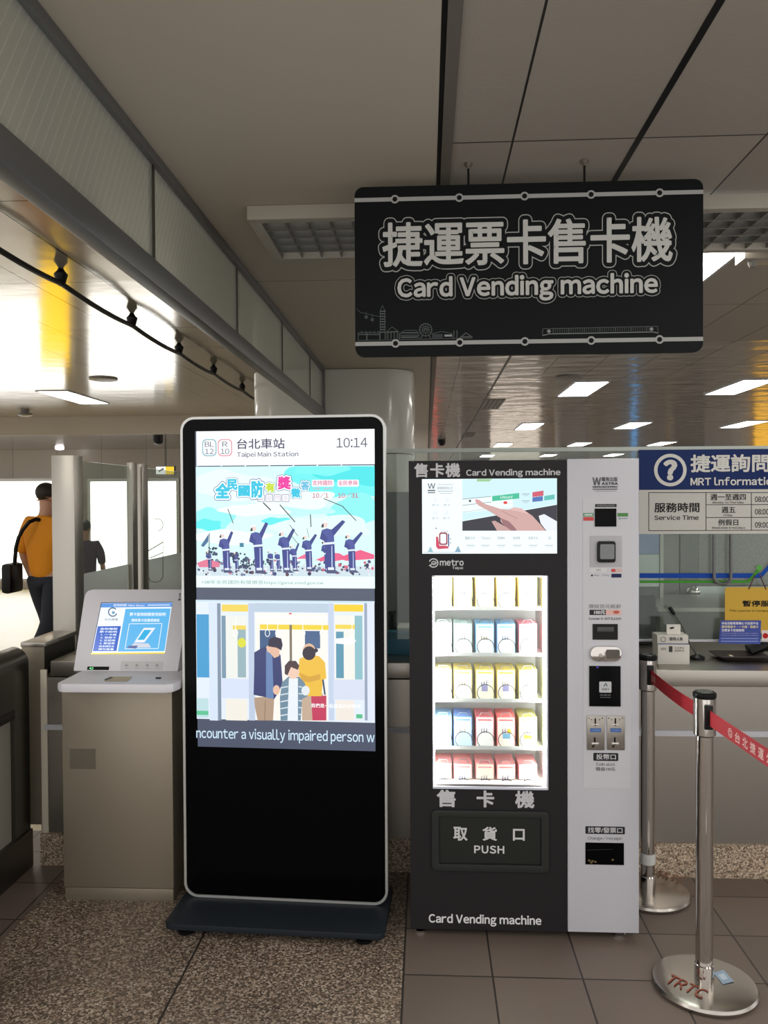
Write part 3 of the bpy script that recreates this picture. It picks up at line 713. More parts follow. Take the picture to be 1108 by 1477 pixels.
cab = thing('office_cabinet', 'low grey cabinet behind the counter window', 'cabinet', (1.8, 4.4, 0))
qx0 = at(952, 880, Y=4.2).x
add('cabinet_body', STEEL_D, cab, lambda m: m.box(qx0, 3.2, 4.2, 4.75, 0, at(1000, 882, Y=4.2).z), bevel=.005)
add('cabinet_top', STEEL, cab, lambda m: m.box(qx0 - .01, 3.22, 4.19, 4.76, at(1000, 882, Y=4.2).z, at(1000, 882, Y=4.2).z + .02))
F4 = front(3.82)
bn = thing('desk_monitor', 'black desk monitor seen from behind at the left of the counter window', 'monitor', F4.hit(933, 940))
def mon(m):
    m.pbox(F4, 905, 858, 947, 918, -.06, 0)
add('monitor_shell', BLACK, bn, mon, bevel=.012)
add('monitor_stand', BLACK, bn, lambda m: m.fbox(F4, F4.px(922, 900)[0], F4.px(936, 900)[0], TZ, F4.px(930, 910)[1], -.05, -.01))
add('monitor_foot', BLACK, bn, lambda m: m.fbox(F4, F4.px(905, 900)[0], F4.px(948, 900)[0], TZ, TZ + .015, -.12, .02), bevel=.004)
# things on the counter
F5 = front(3.36)
ib = thing('notice_box', 'white notice box standing on the steel counter', 'box', F5.hit(972, 946))
bz = TZ
x0b, x1b = F5.px(949, 930)[0], F5.px(995, 930)[0]; zt = F5.px(970, 916)[1]; zm = F5.px(970, 929)[1]
add('lower_box', mat('white_card_box', (216, 212, 204), .5), ib, lambda m: m.box(x0b, x1b, 3.36, 3.44, bz, zm - .001), bevel=.002)
add('upper_box', mat('white_card_box', (216, 212, 204)), ib, lambda m: m.box(x0b - .002, x1b - .004, 3.362, 3.44, zm, zt), bevel=.004)
xa, xb = F5.px(964, 910)[0], F5.px(984, 910)[0]
add('card_slip', mat('white_card_slip', (228, 224, 214), .5), ib, lambda m: m.box(xa, xb, 3.38, 3.386, zt, F5.px(970, 902)[1]))
D = Draw(F5, .001); D.text('服務人員', 966, 919, 985, 924, (60, 60, 60), .01); D.ring(957, 922, 3.4, 1, (150, 150, 150)); D.rect(949, 928.3, 995, 929.4, (70, 90, 150))
D.rect(965, 932, 970, 940.5, (70, 70, 66)); D.text('台北車站', 973, 933, 987, 936, (110, 110, 100)); D.text('站務員', 953, 934, 961, 937.5, (120, 120, 110)); D.text('詢問中', 973, 937, 987, 940, (100, 100, 90))
D.d0 = -.018; D.poly([(968, 906), (975, 905), (973.5, 908), (971, 908), (969.5, 909)], (40, 40, 40))
D.build('lettering', PRINT, ib)
mc = thing('gooseneck_microphone', 'thin black gooseneck microphone leaning behind the white notice box', 'microphone', at(1006, 944, Y=3.47))
p0 = at(1006, 944, Y=3.47); p0.z = TZ
add('mic_base', BLACK, mc, lambda m: m.lathe(p0, [(.03, 0), (.03, .012), (.012, .02)], 18))
add('gooseneck', STEEL_D, mc, lambda m: m.tube([p0 + Vector((0, 0, .018)), at(993, 924, Y=3.47), at(984, 902, Y=3.47), at(972, 884, Y=3.47)], .0035, 8), smooth=True)
add('mic_head', BLACK, mc, lambda m: m.tube([at(973, 886, Y=3.47), at(966, 876, Y=3.47)], .008, 8), smooth=True)
tr = thing('change_tray', 'shallow dark change tray on the counter at right', 'tray', at(1065, 952, Z=TZ))
tc_ = at(1066, 950, Z=TZ)
def tray(m):
    F = Frame((tc_.x, tc_.y, 0), (1, 0, 0), (0, 1, 0))
    o_ = rrect(-.105, .105, -.07, .07, .012, 3); i_ = rrect(-.075, .075, -.048, .048, .01, 3); n = len(o_)
    vs = [F.p(*q, TZ + .022) for q in o_] + [F.p(*q, TZ + .006) for q in i_] + [F.p(*q, TZ + .001) for q in i_] + [F.p(*q, TZ + .018) for q in o_]
    fs = [list(range(n, 2 * n)), list(range(2 * n, 3 * n))[::-1]]
    for i in range(n):
        j = (i + 1) % n; fs += [(i, j, n + j, n + i), (2 * n + i, 2 * n + j, 3 * n + j, 3 * n + i), (3 * n + i, 3 * n + j, j, i)]
    m.add(vs, fs)
add('dish', mat('dark_brown_tray', (58, 50, 48), .3), tr, tray)
add('paper_strip', mat('cream_paper', (220, 210, 180), .5), tr, lambda m: m.box(tc_.x - .028, tc_.x - .016, tc_.y - .045, tc_.y + .045, TZ + .0065, TZ + .0075))
cl = at(1104, 940, Y=3.56); q = MB().tube([Vector((cl.x - .07, 3.56, TZ + .02)), Vector((cl.x, 3.56, TZ + .05)), Vector((cl.x + .06, 3.56, TZ + .03))], .03, 10)
o = q.build('telephone_handset', BLACK, None, smooth=True); tag(o, 'black telephone handset behind the change tray', 'telephone')
FN = front(YB - .03)
yn = thing('closed_counter_notice', 'yellow hanging notice saying the counter is temporarily closed', 'sign', FN.hit(1085, 895))
u0, w1 = FN.px(1046, 847); w0 = FN.px(1080, 913)[1]; u1 = FN.px(1150, 870)[0]
add('notice_board', mat('mustard_yellow_board', (206, 164, 36), .45), yn, lambda m: m.prism(FN, rrect(u0, u1, w0, w1, .012), -.003, 0))
for xa_ in ((1089, 829, 1080, 850), (1096, 829, 1105, 850)):
    add('cord', mat('brown_cord', (88, 58, 50), .6), yn, lambda m: m.tube([FN.hit(xa_[0], xa_[1], .001), FN.hit(xa_[2], xa_[3], .001)], .0025, 6))
D = Draw(FN); D.text('暫停服務', 1071, 866, 1124, 875, (30, 28, 24), .03); D.text('This counter is temporarily closed', 1052, 879, 1140, 883.5, (60, 50, 30), .005)
D.rect(1099, 909, 1108, 924, (230, 220, 214)); D.layer(1).disc(1104, 917, 4, (190, 40, 40)); D.build('lettering', PRINT, yn)
FN2 = front(YB - .036)
bnn = thing('card_notice', 'small blue notice with white lines of text under the yellow notice', 'sign', FN2.hit(1068, 928))
add('notice_sheet', mat('royal_blue_sheet', (48, 70, 160), .45), bnn, lambda m: m.prism(FN2, [FN2.px(1040, 895), FN2.px(1037, 928), FN2.px(1097, 929), FN2.px(1098, 895)], -.003, 0))
D = Draw(FN2)
for i, (t_, x1, cc) in enumerate((('本站自動售票機IC卡加值平台', 1094, (235, 235, 240)), ('提供悠遊卡・一卡通・有錢卡', 1094, (240, 225, 170)), ('及愛金卡加值服務', 1074, (235, 235, 240)))):
    D.text(t_, 1041, 897 + i * 5, x1, 901 + i * 5, cc, .02)
for i in range(2): D.text('Top up is available at the ticket machines', 1041, 912.5 + i * 3, 1094, 914.5 + i * 3, (190, 196, 225))
for i in range(2): D.rect(1040, 920 + i * 4, 1094, 921.8 + i * 4, (130, 146, 205))
D.build('lettering', PRINT, bnn)
# things glimpsed between the two machines
F6 = front(3.62)
o = MB().lathe(Vector((at(565, 835, Y=3.62).x, 3.62, TZ)), [(.022, 0), (.022, .12), (.016, .15), (.016, .165), (.02, .17), (.02, .18)], 18).build('dark_bottle', BLACK, None, smooth=True); tag(o, 'slim black bottle on the counter between the two machines', 'bottle')
q = at(579, 853, Y=3.5)
o = MB().box(q.x - .09, q.x + .09, 3.54, 3.72, TZ, TZ + .10).build('blue_folder_stack', mat('teal_folder', (70, 128, 158), .4), None, bevel=.004); tag(o, 'teal folders stacked on the counter between the two machines', 'folders')
o = MB().box(q.x - .02, q.x + .1, 3.56, 3.70, TZ + .101, TZ + .115).build('paper_sheets', mat('paper_white', (215, 212, 205), .6), None); tag(o, 'white papers lying on the teal folders between the machines', 'papers')
FP = front(3.358)

# ---------------------------------------------------------------- hanging sign
YS = 2.80
FS_ = front(YS)
hg = thing('hanging_sign', 'black hanging card vending machine sign with white outlined lettering', 'sign', FS_.hit(763, 258))
uL = FS_.px(512, 390)[0]; uR = FS_.px(1014.5, 390)[0]; wT = FS_.px(763, 264)[1]; wB = FS_.px(763, 511)[1]
add('sign_panel', mat('charcoal_sign_board', (16, 20, 20), .5, spec=.12), hg, lambda m: m.prism(FS_, rrect(uL, uR, wB, wT, .03), -.02, 0))
for x in (676, 844):
    u = FS_.px(x, 250)[0]
    add('hanger_rod', BLACK, hg, lambda m: m.cyl(FS_.p(u, wT - .01, -.01), Vector((u, YS + .01, CEIL - .02)), .004, seg=10))
    add('ceiling_hook', STEEL, hg, lambda m: m.lathe((u, YS + .01, CEIL), [(.014, -.004 if x > 700 else -.001), (.014, -.012), (.006, -.02)], 14))
D = Draw(FS_, .0008, .0004); G = (168, 168, 166); KK = (16, 20, 20)
SW = uR - uL
def sx(u): return uL + SW * u
def sw(v): return wT - (wT - wB) * v
for v in (.076, .925):
    D.layer(0).uvpoly([(sx(0), sw(v + .012)), (sx(1), sw(v + .012)), (sx(1), sw(v - .012)), (sx(0), sw(v - .012))], G)
    for u in (.118, .305, .493, .683, .877):
        for k, (r, cc) in enumerate(((.0145, G), (.0085, KK))):
            D.layer(1 + k).uvpoly([(sx(u) + r * math.cos(2 * PI * i / 24), sw(v) + r * math.sin(2 * PI * i / 24)) for i in range(24)], cc)
for t_, u0_, u1_, v0_, v1_, b_, bv in (('捷運票卡售卡機', .081, .914, .212, .475, .020, 1.0), ('Card Vending machine', .124, .872, .535, .688, .035, 1.0)):
    sc_ = 1 if '捷' in t_ else 1.2
    D.layer(0).uvtext(t_, sx(u0_), sx(u1_), sw(v1_), sw(v0_), G, b_, .112 * sc_)
    D.layer(1).uvtext(t_, sx(u0_), sx(u1_), sw(v1_), sw(v0_), KK, b_, .090 * sc_)
    D.layer(2).uvtext(t_, sx(u0_), sx(u1_), sw(v1_), sw(v0_), (196, 196, 192), b_)
# skyline line art
LC = (92, 98, 98)
def sk(cx, cy): return (510 + cx * .1715, 420 + cy * .1715)
def skl(pts, wd=.7): D.line([sk(*p) for p in pts], wd, LC)
D.layer(0)
skl([(35, 415), (1000, 395)]); skl([(20, 145), (60, 180), (220, 215)], .5)
for cx_, cy_ in ((107, 218), (158, 240)): D.disc(*sk(cx_, cy_), 2.6, (70, 76, 76)); skl([(cx_, cy_ - 20), (cx_, cy_ - 45)], .5)
for k in range(9): skl([(222 + k % 2 * 4, 345 - k * 22), (270 - k % 2 * 4, 345 - k * 22)], 1.6)
skl([(225, 400), (225, 165), (243, 120), (265, 165), (265, 400)])
for a_, b_ in ((40, 110), (115, 220)): skl([(a_, 415), (a_, 350), (b_, 350), (b_, 415)]); skl([(a_, 365), (b_, 365)], 1.2)
for k in range(5): skl([(60 + k * 35, 350), (70 + k * 35, 335), (80 + k * 35, 350)], .5)
skl([(275, 405), (275, 345), (325, 300), (380, 340), (385, 402)]); skl([(280, 345), (380, 340)], 1.5)
for k in range(4): skl([(290 + k * 26, 348), (290 + k * 26, 400)], 1)
skl([(390, 402), (390, 360), (430, 330), (530, 330), (550, 360), (550, 400)]); skl([(395, 350), (545, 350)], 1.6); skl([(395, 372), (545, 370)], 1); skl([(400, 388), (540, 386)], 2)
D.ring(*sk(607, 325), 9, 1.2, LC); D.ring(*sk(607, 325), 5, .7, LC)
for k in range(6):
    a_ = PI * k / 6; skl([(607 - 52 * math.cos(a_), 325 - 52 * math.sin(a_)), (607 + 52 * math.cos(a_), 325 + 52 * math.sin(a_))], .6)
skl([(565, 398), (607, 325), (650, 398)], 1)
skl([(665, 398), (665, 355), (740, 340), (830, 355), (830, 395)]); D.rect(*sk(765, 365), *sk(828, 382), (150, 154, 152)); D.rect(*sk(670, 360), *sk(750, 395), (62, 68, 68))
skl([(845, 395), (845, 330)], 1); skl([(870, 395), (870, 330)], 1); skl([(895, 392), (945, 350), (1000, 388)], 1.2); skl([(910, 385), (990, 384)], 1.5)
# train line art
def tk(cx, cy): return (770 + cx * .2256, 440 + cy * .2256)
D.line([tk(55, 195), tk(100, 185), tk(760, 172), tk(797, 180)], .9, (150, 154, 152)); D.line([tk(58, 152), tk(790, 136)], .8, LC); D.line([tk(58, 152), tk(55, 195)], .8, LC); D.line([tk(790, 136), tk(797, 180)], .8, LC)
for k in range(44): x = 125 + k * 14.2; D.line([tk(x, 152 - (x - 60) * .022), tk(x, 180 - (x - 60) * .022)], .9 if k % 7 else 1.6, (78, 84, 84))
D.disc(*tk(97, 168), 2.6, (140, 144, 142)); D.disc(*tk(753, 154), 2.6, (140, 144, 142))
D.build('lettering', PRINT, hg)

# ---------------------------------------------------------------- query kiosk (left, grey)
qk = thing('query_kiosk', 'grey steel card query kiosk with a slanted blue screen', 'kiosk', at(170, 1312, Y=3.2)); qk.location.z = 0; ORG[qk] = Vector(qk.location)
FQ = front(3.055)
ql = FQ.px(90, 1100)[0]; qr = FQ.px(249, 1100)[0]; qb = .05
zb = FQ.px(170, 1282)[1]
add('cabinet', STEEL_W, qk, lambda m: m.box(ql, qr, 3.055, 3.325, zb + .003, .832), bevel=.004)
add('plinth', STEEL_W, qk, lambda m: m.box(ql + .003, qr - .003, 3.06, 3.32, 0, zb), bevel=.002)
add('inspection_plate', mat('dull_patch', (116, 110, 98), .5, .6), qk, lambda m: m.pbox(FQ, 101, 1080, 138, 1109, 0, .002))
def shelf(m):
    F = Frame((0, 0, 0), (1, 0, 0), (0, 1, 0))
    a0 = at(80, 986, Z=.872); a1 = at(244, 986, Z=.872); b0 = at(103, 973, Z=.872); b1 = at(256, 973, Z=.872)
    pts = [(a0.x + .02, a0.y), (a1.x - .01, a0.y), (a1.x + .015, a0.y + .015), (a1.x + .025, a0.y + .06), (a1.x + .025, 3.32), (a0.x, 3.32), (a0.x - .002, a0.y + .02)]
    m.prism(F, pts, .838, .872)
add('shelf', SILVER, qk, shelf, bevel=.008)
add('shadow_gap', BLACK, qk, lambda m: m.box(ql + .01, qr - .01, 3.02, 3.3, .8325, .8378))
FH = Frame((0, 3.15, .873), (1, 0, 0), (0, .15, .305))
hp = [FH.px(*q) for q in ((105, 972), (121, 864), (123, 857), (127, 852), (134, 850), (262, 850), (270, 853), (273, 860), (256, 972))]
hp = [(u, max(w_, .0)) for u, w_ in hp]
add('head', SILVER, qk, lambda m: m.prism(FH, hp, -.05, 0), bevel=.003)
add('head_support', STEEL_D, qk, lambda m: m.prism(Frame((ql + .05, 0, 0), (0, 1, 0)), [(3.235, .873), (3.325, .873), (3.325, 1.08), (3.315, 1.08)], 0, qr - ql - .1))
sq = [FH.px(*q) for q in ((131, 944), (238, 943), (250, 868), (147, 869))]
D = Draw(FH, .001, .0003)
def hq(a_, b_):   # screen fraction -> photograph point
    tl, tr_, br, bl = (146, 869), (249, 868), (238, 943), (131, 944)
    x = (1 - b_) * ((1 - a_) * tl[0] + a_ * tr_[0]) + b_ * ((1 - a_) * bl[0] + a_ * br[0]); y = (1 - b_) * ((1 - a_) * tl[1] + a_ * tr_[1]) + b_ * ((1 - a_) * bl[1] + a_ * br[1])
    return x, y
def hrect(a0, b0, a1, b1, c): D.poly([hq(a0, b1), hq(a1, b1), hq(a1, b0), hq(a0, b0)], c)
def htext(t_, a0, b0, a1, b1, c, bd=.01):
    p0_, p1_ = hq(a0, (b0 + b1) / 2), hq(a1, (b0 + b1) / 2); D.text(t_, p0_[0], hq(a0, b0)[1], p1_[0], hq(a0, b1)[1], c, bd)
hrect(0, 0, 1, 1, (28, 48, 96)); D.layer(1); hrect(.01, .015, 1, 1, (240, 248, 255)); D.layer(2)
hrect(.01, .02, 1, .1, (88, 150, 222)); hrect(.0, .975, 1, 1, (250, 220, 40))
hrect(.36, .13, .99, .95, (92, 182, 236)); hrect(.02, .46, .34, .94, (38, 92, 196)); D.layer(3)
htext('查詢餘額 Value Query', .18, .035, .62, .085, (240, 246, 255)); hrect(.66, .05, .97, .075, (190, 215, 245))
htext('票卡查詢餘額使用說明', .43, .2, .93, .27, (235, 246, 255), .02); htext('請將票卡放置感應區', .47, .32, .86, .38, (235, 246, 255), .02)
for i, t_ in enumerate(('查詢種類', '票卡說明', '1. 一卡通', '2. 悠遊卡', '3. 定期票', '4. 單程票', '結束請取走', '請勿重疊')): htext(t_, .06 if i < 2 else .09, .49 + i * .056, .30, .53 + i * .056, (225, 238, 255), .02)
D.ring(*hq(.19, .19), 6, 1.6, (60, 90, 120), 20, 320); D.disc(*hq(.2, .2), 2.2, (110, 160, 190)); htext('台北捷運', .1, .31, .28, .35, (110, 125, 140))
pa = [hq(.45, .42), hq(.9, .42), hq(.9, .9), hq(.45, .9)]
D.line(pa + [pa[0]], .9, (236, 246, 255))
D.poly([hq(.56, .78), hq(.7, .78), hq(.82, .5), hq(.66, .5)], (236, 240, 246)); D.layer(4).poly([hq(.6, .73), hq(.69, .73), hq(.77, .54), hq(.67, .54)], (40, 176, 226))
D.layer(3).poly([hq(.5, .88), hq(.8, .88), hq(.76, .8), hq(.56, .79)], (210, 214, 224)); D.layer(4).poly([hq(.47, .88), hq(.6, .9), hq(.62, .84), hq(.5, .84)], (92, 108, 160))
D.build('screen', SCREEN, qk)
D = Draw(FH, .0008); D.text('1', 257.5, 855.5, 261.5, 866, (40, 40, 44), .02)
D.rect(126, 961.5, 157.5, 966.5, (20, 20, 22)); D.rect(174, 954, 235, 967, (214, 212, 214))
for x in (180, 195, 210, 224): D.layer(1).line([(x, 960), (x + 5, 959.5)], 1, (140, 138, 140)); D.line([(x, 964), (x + 6, 963.5)], .6, (170, 168, 170)); D.line([(x + 2, 957), (x + 3, 962)], .7, (130, 128, 130))
D.build('panel_marks', PRINT, qk)
D = Draw(FH, .0016); D.text('42', 129, 962.5, 135, 965.7, (20, 235, 120), .03); D.build('led_display', SCREEN, qk)
FT = Frame((0, 0, .8725), (1, 0, 0), (0, 1, 0))
D = Draw(FT); D.poly([(150, 983), (184, 983), (191, 976), (157, 976)], (196, 182, 150)); D.poly([(225, 977), (233, 977), (232, 979.5), (224, 979.5)], (30, 26, 26)); D.layer(1).line([(151, 981), (162, 977.5)], 2, (70, 70, 72)); D.build('reader_pad', PRINT, qk)

# ---------------------------------------------------------------- digital signage kiosk
th = .05
Kux = Vector((math.cos(th), -math.sin(th), 0))
FK = Frame(at(412, 1297, Y=2.985), Kux)
dk = thing('signage_kiosk', 'tall black digital signage kiosk with a lit portrait screen', 'kiosk', (FK.O.x, FK.O.y, 0))
ku0 = FK.px(263.5, 950)[0]; ku1 = FK.px(558, 950)[0]; kw0 = FK.px(412, 1299)[1]; kw1 = FK.px(412, 599.5)[1]
add('body', mat('grey_kiosk_shell', (84, 84, 86), .4, .4), dk, lambda m: m.prism(FK, rrect(ku0 + .004, ku1 - .004, kw0 + .002, kw1 - .002, .05, 8), -.075, -.012), smooth=True)
ro = rrect(ku0, ku1, kw0, kw1, .052, 8); ri = rrect(ku0 + .009, ku1 - .009, kw0 + .009, kw1 - .009, .044, 8)
add('rim', mat('pale_aluminium_rim', (206, 206, 204), .3, .6), dk, lambda m: m.frame_ring(FK, ro, ri, -.03, .004), smooth=True)
add('glass_front', BLACKGLOSS, dk, lambda m: m.prism(FK, ri, -.012, 0))
def kbase(m):
    F = Frame((FK.O.x, FK.O.y, 0), Kux, (math.sin(th), math.cos(th), 0))
    m.prism(F, rrect(ku0 - .01, ku1 + .012, -.185, .14, .025, 5), .045, .07)
bz_ = kw0 + FK.O.z
def kb(m):
    y1 = bz_ - .001
    F = Frame((FK.O.x, FK.O.y, 0), Kux, (math.sin(th), math.cos(th), 0))
    m.prism(F, rrect(ku0 - .008, ku1 + .006, -.20, .16, .03, 5), y1 - .022, y1)
add('base_plate', NAVY, dk, kb, bevel=.004)
for u in (ku0 + .06, ku1 - .07):
    for v in (-.15, .12):
        p_ = FK.p(u, 0, -v); p_.z = 0
        add('castor_foot', BLACK, dk, lambda m: m.lathe(p_, [(.03, 0), (.032, .012), (.018, .02), (.012, .025), (.012, bz_ - .023)], 18), smooth=True)
# screen picture
SX0, SX1, SY0, SY1 = 283.5, 540.5, 620.5, 1080
D = Draw(FK, .001, .00025)
D.rect(SX0, SY0, SX1, SY1, (76, 84, 104))
D.layer(1).rect(SX0, SY0, SX1, 671.5, (250, 252, 255))
for x0, cc, a_, b_ in ((292, (90, 170, 180), 'BL', '12'), (314.5, (226, 120, 140), 'R', '10')):
    D.layer(2).rr(x0, 633.5, x0 + 20.5, 658, 6, cc); D.layer(3).rr(x0 + 1.2, 634.7, x0 + 19.3, 656.8, 5.2, (248, 251, 254))
    D.layer(4); wl = 13 if a_ == 'BL' else 7.5; D.text(a_, x0 + 10.2 - wl / 2, 637, x0 + 10.2 + wl / 2, 644.5, (72, 78, 100)); D.text(b_, x0 + 4, 647.3, x0 + 16.5, 655, (72, 78, 100))
D.layer(2).text('台北車站', 342, 632.5, 411, 647.5, (58, 54, 90), .012); D.text('Taipei Main Station', 342, 651.5, 430.5, 660.5, (58, 58, 92), .008); D.text('10:14', 485.5, 631.5, 530, 645.5, (64, 64, 84))
D.layer(3).rect(SX0, 670.8, SX1, 672.2, (46, 60, 100))
for k in range(7): D.layer(4).disc(285 + k * 34.6 + (5 if k == 7 else 0), 671.5, 1.2, (240, 248, 255), n=10)
# sky picture
SKY0 = (214, 252, 248)
D.layer(1).rect(SX0, 672, SX1, 848, SKY0)
def blob(x, y, rx, ry, c, L=2): D.layer(L).disc(x, y, rx, c, ry=ry, n=32)
random.seed(9)
def clipx(pts): return [(min(max(x, SX0), SX1), min(max(y, 672.5), 848)) for x, y in pts]
def cloud(x, y, rx, ry, c, L):
    D.layer(L).poly(clipx([(x + rx * math.cos(t) * (1 + .18 * math.sin(3 * t + x)), y + ry * math.sin(t) * (1 + .2 * math.sin(4 * t + y))) for t in [2 * PI * i / 40 for i in range(40)]]), c)
for L, (x, y, rx, ry, c) in enumerate([(500, 690, 80, 30, (110, 240, 240)), (520, 682, 60, 18, (70, 228, 232)), (460, 676, 40, 10, (120, 244, 240)), (305, 750, 34, 16, (150, 244, 244)), (300, 757, 22, 8, (90, 236, 238)),
        (400, 752, 20, 6, (100, 236, 238)), (515, 736, 40, 22, (140, 242, 240)), (440, 735, 40, 9, (190, 248, 244)), (330, 700, 60, 20, (232, 254, 250)), (425, 720, 60, 14, (236, 254, 250)), (370, 735, 50, 9, (240, 255, 252)), (470, 760, 70, 16, (226, 253, 250)), (330, 775, 60, 10, (240, 255, 252))]):
    cloud(x, y, rx, ry, c, 2 + L * .25)
D.layer(6).rect(SX0, 830, SX1, 848, (236, 254, 248)); D.rect(SX0, 816, SX1, 831, (206, 224, 232))
# crowd, tents
for i in range(170):
    x = random.uniform(285, 539); y = random.uniform(806, 829); c = random.choice([(60, 70, 120), (90, 60, 80), (40, 46, 84), (220, 220, 230), (210, 90, 120), (120, 130, 160), (235, 240, 245)])
    r = random.uniform(1.2, 3); D.layer(6.3 + random.random() * .5).disc(x, min(y, 829), r, c, n=7)
D.layer(6.9); D.poly([(455, 808), (478, 797), (490, 798), (503, 806), (480, 810)], (236, 96, 140)); D.poly([(486, 805), (520, 793), (540, 800), (540, 806), (500, 809)], (236, 90, 134)); D.poly([(284, 812), (300, 806), (318, 812), (316, 818), (288, 818)], (226, 120, 150))
D.poly([(427, 806), (440, 799), (452, 806)], (236, 110, 150))
for i in range(90):
    bx_, by, br = random.choice(((345, 804, 9), (360, 810, 8), (333, 803, 6), (306, 795, 7), (385, 811, 6), (352, 813, 9)))
    D.disc(bx_ + random.uniform(-br, br), by + random.uniform(-br, br) * .8, random.uniform(1, 2.6), random.choice(((54, 66, 104), (66, 80, 110), (84, 98, 130), (44, 54, 80))), n=7)
D.poly([(302, 769), (303, 769), (302, 818), (301, 818)], (60, 70, 90)); D.poly([(301.5, 770), (290, 787), (294, 789), (301, 781)], (70, 110, 150)); D.poly([(346, 783), (352, 783), (352, 789), (346, 789)], (60, 130, 160))
NV = (56, 66, 138); NV2 = (74, 84, 156)
def soldier(x, yh, yf, arm, L, lean=0):
    h = yf - yh; s = h / 60
    D.layer(L)
    D.poly([(x - 4 * s, yh + 26 * s), (x + 7 * s, yh + 26 * s), (x + 8 * s, yf - 4 * s), (x + 1 * s, yf - 3 * s), (x - 2 * s, yf - 4 * s)], NV)
    D.poly([(x - 7 * s - lean, yh + 10 * s), (x - 1 * s - lean, yh + 8 * s), (x + 6 * s, yh + 10 * s), (x + 7 * s, yh + 27 * s), (x - 4 * s, yh + 27 * s)], NV2)
    D.poly([(x - 7 * s - lean, yh + 11 * s), (x - 10 * s, yh + 20 * s), (x - 2 * s, yh + 24 * s), (x - 1 * s, yh + 19 * s)], NV)
    D.poly([(x + 3 * s, yh + 10 * s), (x + arm[0] - 1.5 * s, arm[1] + yh), (x + arm[0] + 2 * s, arm[1] + yh + 2 * s), (x + 6 * s, yh + 17 * s)], NV)
    D.layer(L + .2); D.poly([(x - 5 * s, yh + 24.5 * s), (x + 7 * s, yh + 23.5 * s), (x + 7 * s, yh + 26 * s), (x - 5 * s, yh + 27 * s)], (228, 238, 246))
    D.poly([(x + 3.4 * s, yh + 28 * s), (x + 4.4 * s, yh + 28 * s), (x + 5 * s, yf - 5 * s), (x + 3.6 * s, yf - 5 * s)], (190, 205, 240))
    D.disc(x - 3 * s - lean, yh + 4 * s, 3.1 * s, (238, 214, 206), n=12); D.poly([(x - 7.5 * s - lean, yh + 3 * s), (x - 6 * s - lean, yh - 1 * s), (x - 1 * s - lean, yh - 1.5 * s), (x - .5 * s - lean, yh + 1.2 * s)], (236, 240, 248)); D.poly([(x - 7 * s - lean, yh + 4 * s), (x - 7.5 * s - lean, yh + 7 * s), (x - 4.6 * s - lean, yh + 7 * s), (x - 4.8 * s - lean, yh + 2 * s)], (50, 44, 60))
    D.poly([(x - 2 * s, yf - 4 * s), (x + 8 * s, yf - 4 * s), (x + 14 * s, yf), (x - 2 * s, yf)], (70, 80, 120)); D.rect(x - .5 * s, yf - 7 * s, x + 6.5 * s, yf - 4 * s, (226, 236, 246))
for a_ in ((325, 769, 826, (10, -3), 8), (371, 758, 827, (14, -5), 8.5), (411, 766, 826, (13, -4), 8), (444, 772, 824, (12, -2), 8), (471, 779, 825, (3, 20), 7.5), (474, 752, 827, (22, -2), 9), (506, 770, 826, (16, -3), 8.5), (424, 786, 824, (7, -3), 7.4), (391, 794, 824, (2, 12), 7.2), (401, 795, 824, (2, 12), 7.2), (302, 794, 823, (4, 8), 7.2), (341, 796, 824, (3, 10), 7.2)): soldier(a_[0], a_[1], a_[2], a_[3], a_[4], lean=1)
D.layer(9.5)
for pts, wd in (([(329, 734), (337, 755)], 1.1), ([(380, 725), (391, 736)], 1.8), ([(404, 728), (426, 753)], 1.5), ([(467, 719), (494, 730), (514, 751)], 1.2), ([(448, 742), (449, 760)], 1.4), ([(418, 757), (430, 773)], .8), ([(418, 770), (431, 785)], .8), ([(443, 762), (446, 775)], .6)): D.line(pts, wd, (70, 76, 84))
# title
CY_, MG = (40, 196, 226), (236, 50, 160)
def bub(t_, x0, y0, x1, y1, c, L=10):
    D.layer(L).text(t_, x0, y0, x1, y1, (86, 80, 150), .05, .14); D.layer(L + .5).text(t_, x0, y0, x1, y1, (240, 254, 255), .05, .10); D.layer(L + 1).text(t_, x0, y0, x1, y1, c, .05)
bub('全', 311, 697, 332, 719, CY_); bub('民', 328, 691, 343, 707, CY_); bub('國', 344, 700, 361, 716, CY_); bub('防', 363, 693, 380, 718, CY_); bub('有', 383, 696, 397, 710, (196, 220, 40)); bub('獎', 401, 687, 420, 706, MG); bub('徵', 420, 704, 434, 718, CY_); bub('答', 434, 694, 447, 707, (110, 190, 225))
for i, ch_ in enumerate('機智問答'):
    x = 371.5 + i * 11.8; D.layer(10).rr(x, 713, x + 10.8, 724, 2, (130, 100, 150)); D.layer(10.3).rr(x + .7, 713.7, x + 10.1, 723.3, 1.6, (244, 250, 252)); D.layer(10.6).text(ch_, x + 2, 715, x + 9, 722, (214, 196, 214))
D.layer(10).rr(450, 692, 482, 702, 2, (244, 246, 250)); D.rr(487, 692, 518, 702, 2, (244, 246, 250))
D.layer(11).text('支持國防', 451, 693, 480, 700, (220, 90, 140), .01); D.text('全民參與', 488, 693, 516, 700, (220, 90, 140), .01); D.text('日期・08月5', 452, 703, 480, 706.5, (230, 140, 170)); D.text('10/1', 451, 710.5, 474, 718.5, (206, 70, 120), .015); D.text('10/31', 488, 710.5, 517, 718.5, (206, 70, 120), .015)
D.layer(8).text('108年全民國防有獎徵答https://game.mnd.gov.tw', 292, 837, 467, 843.5, (120, 160, 160))
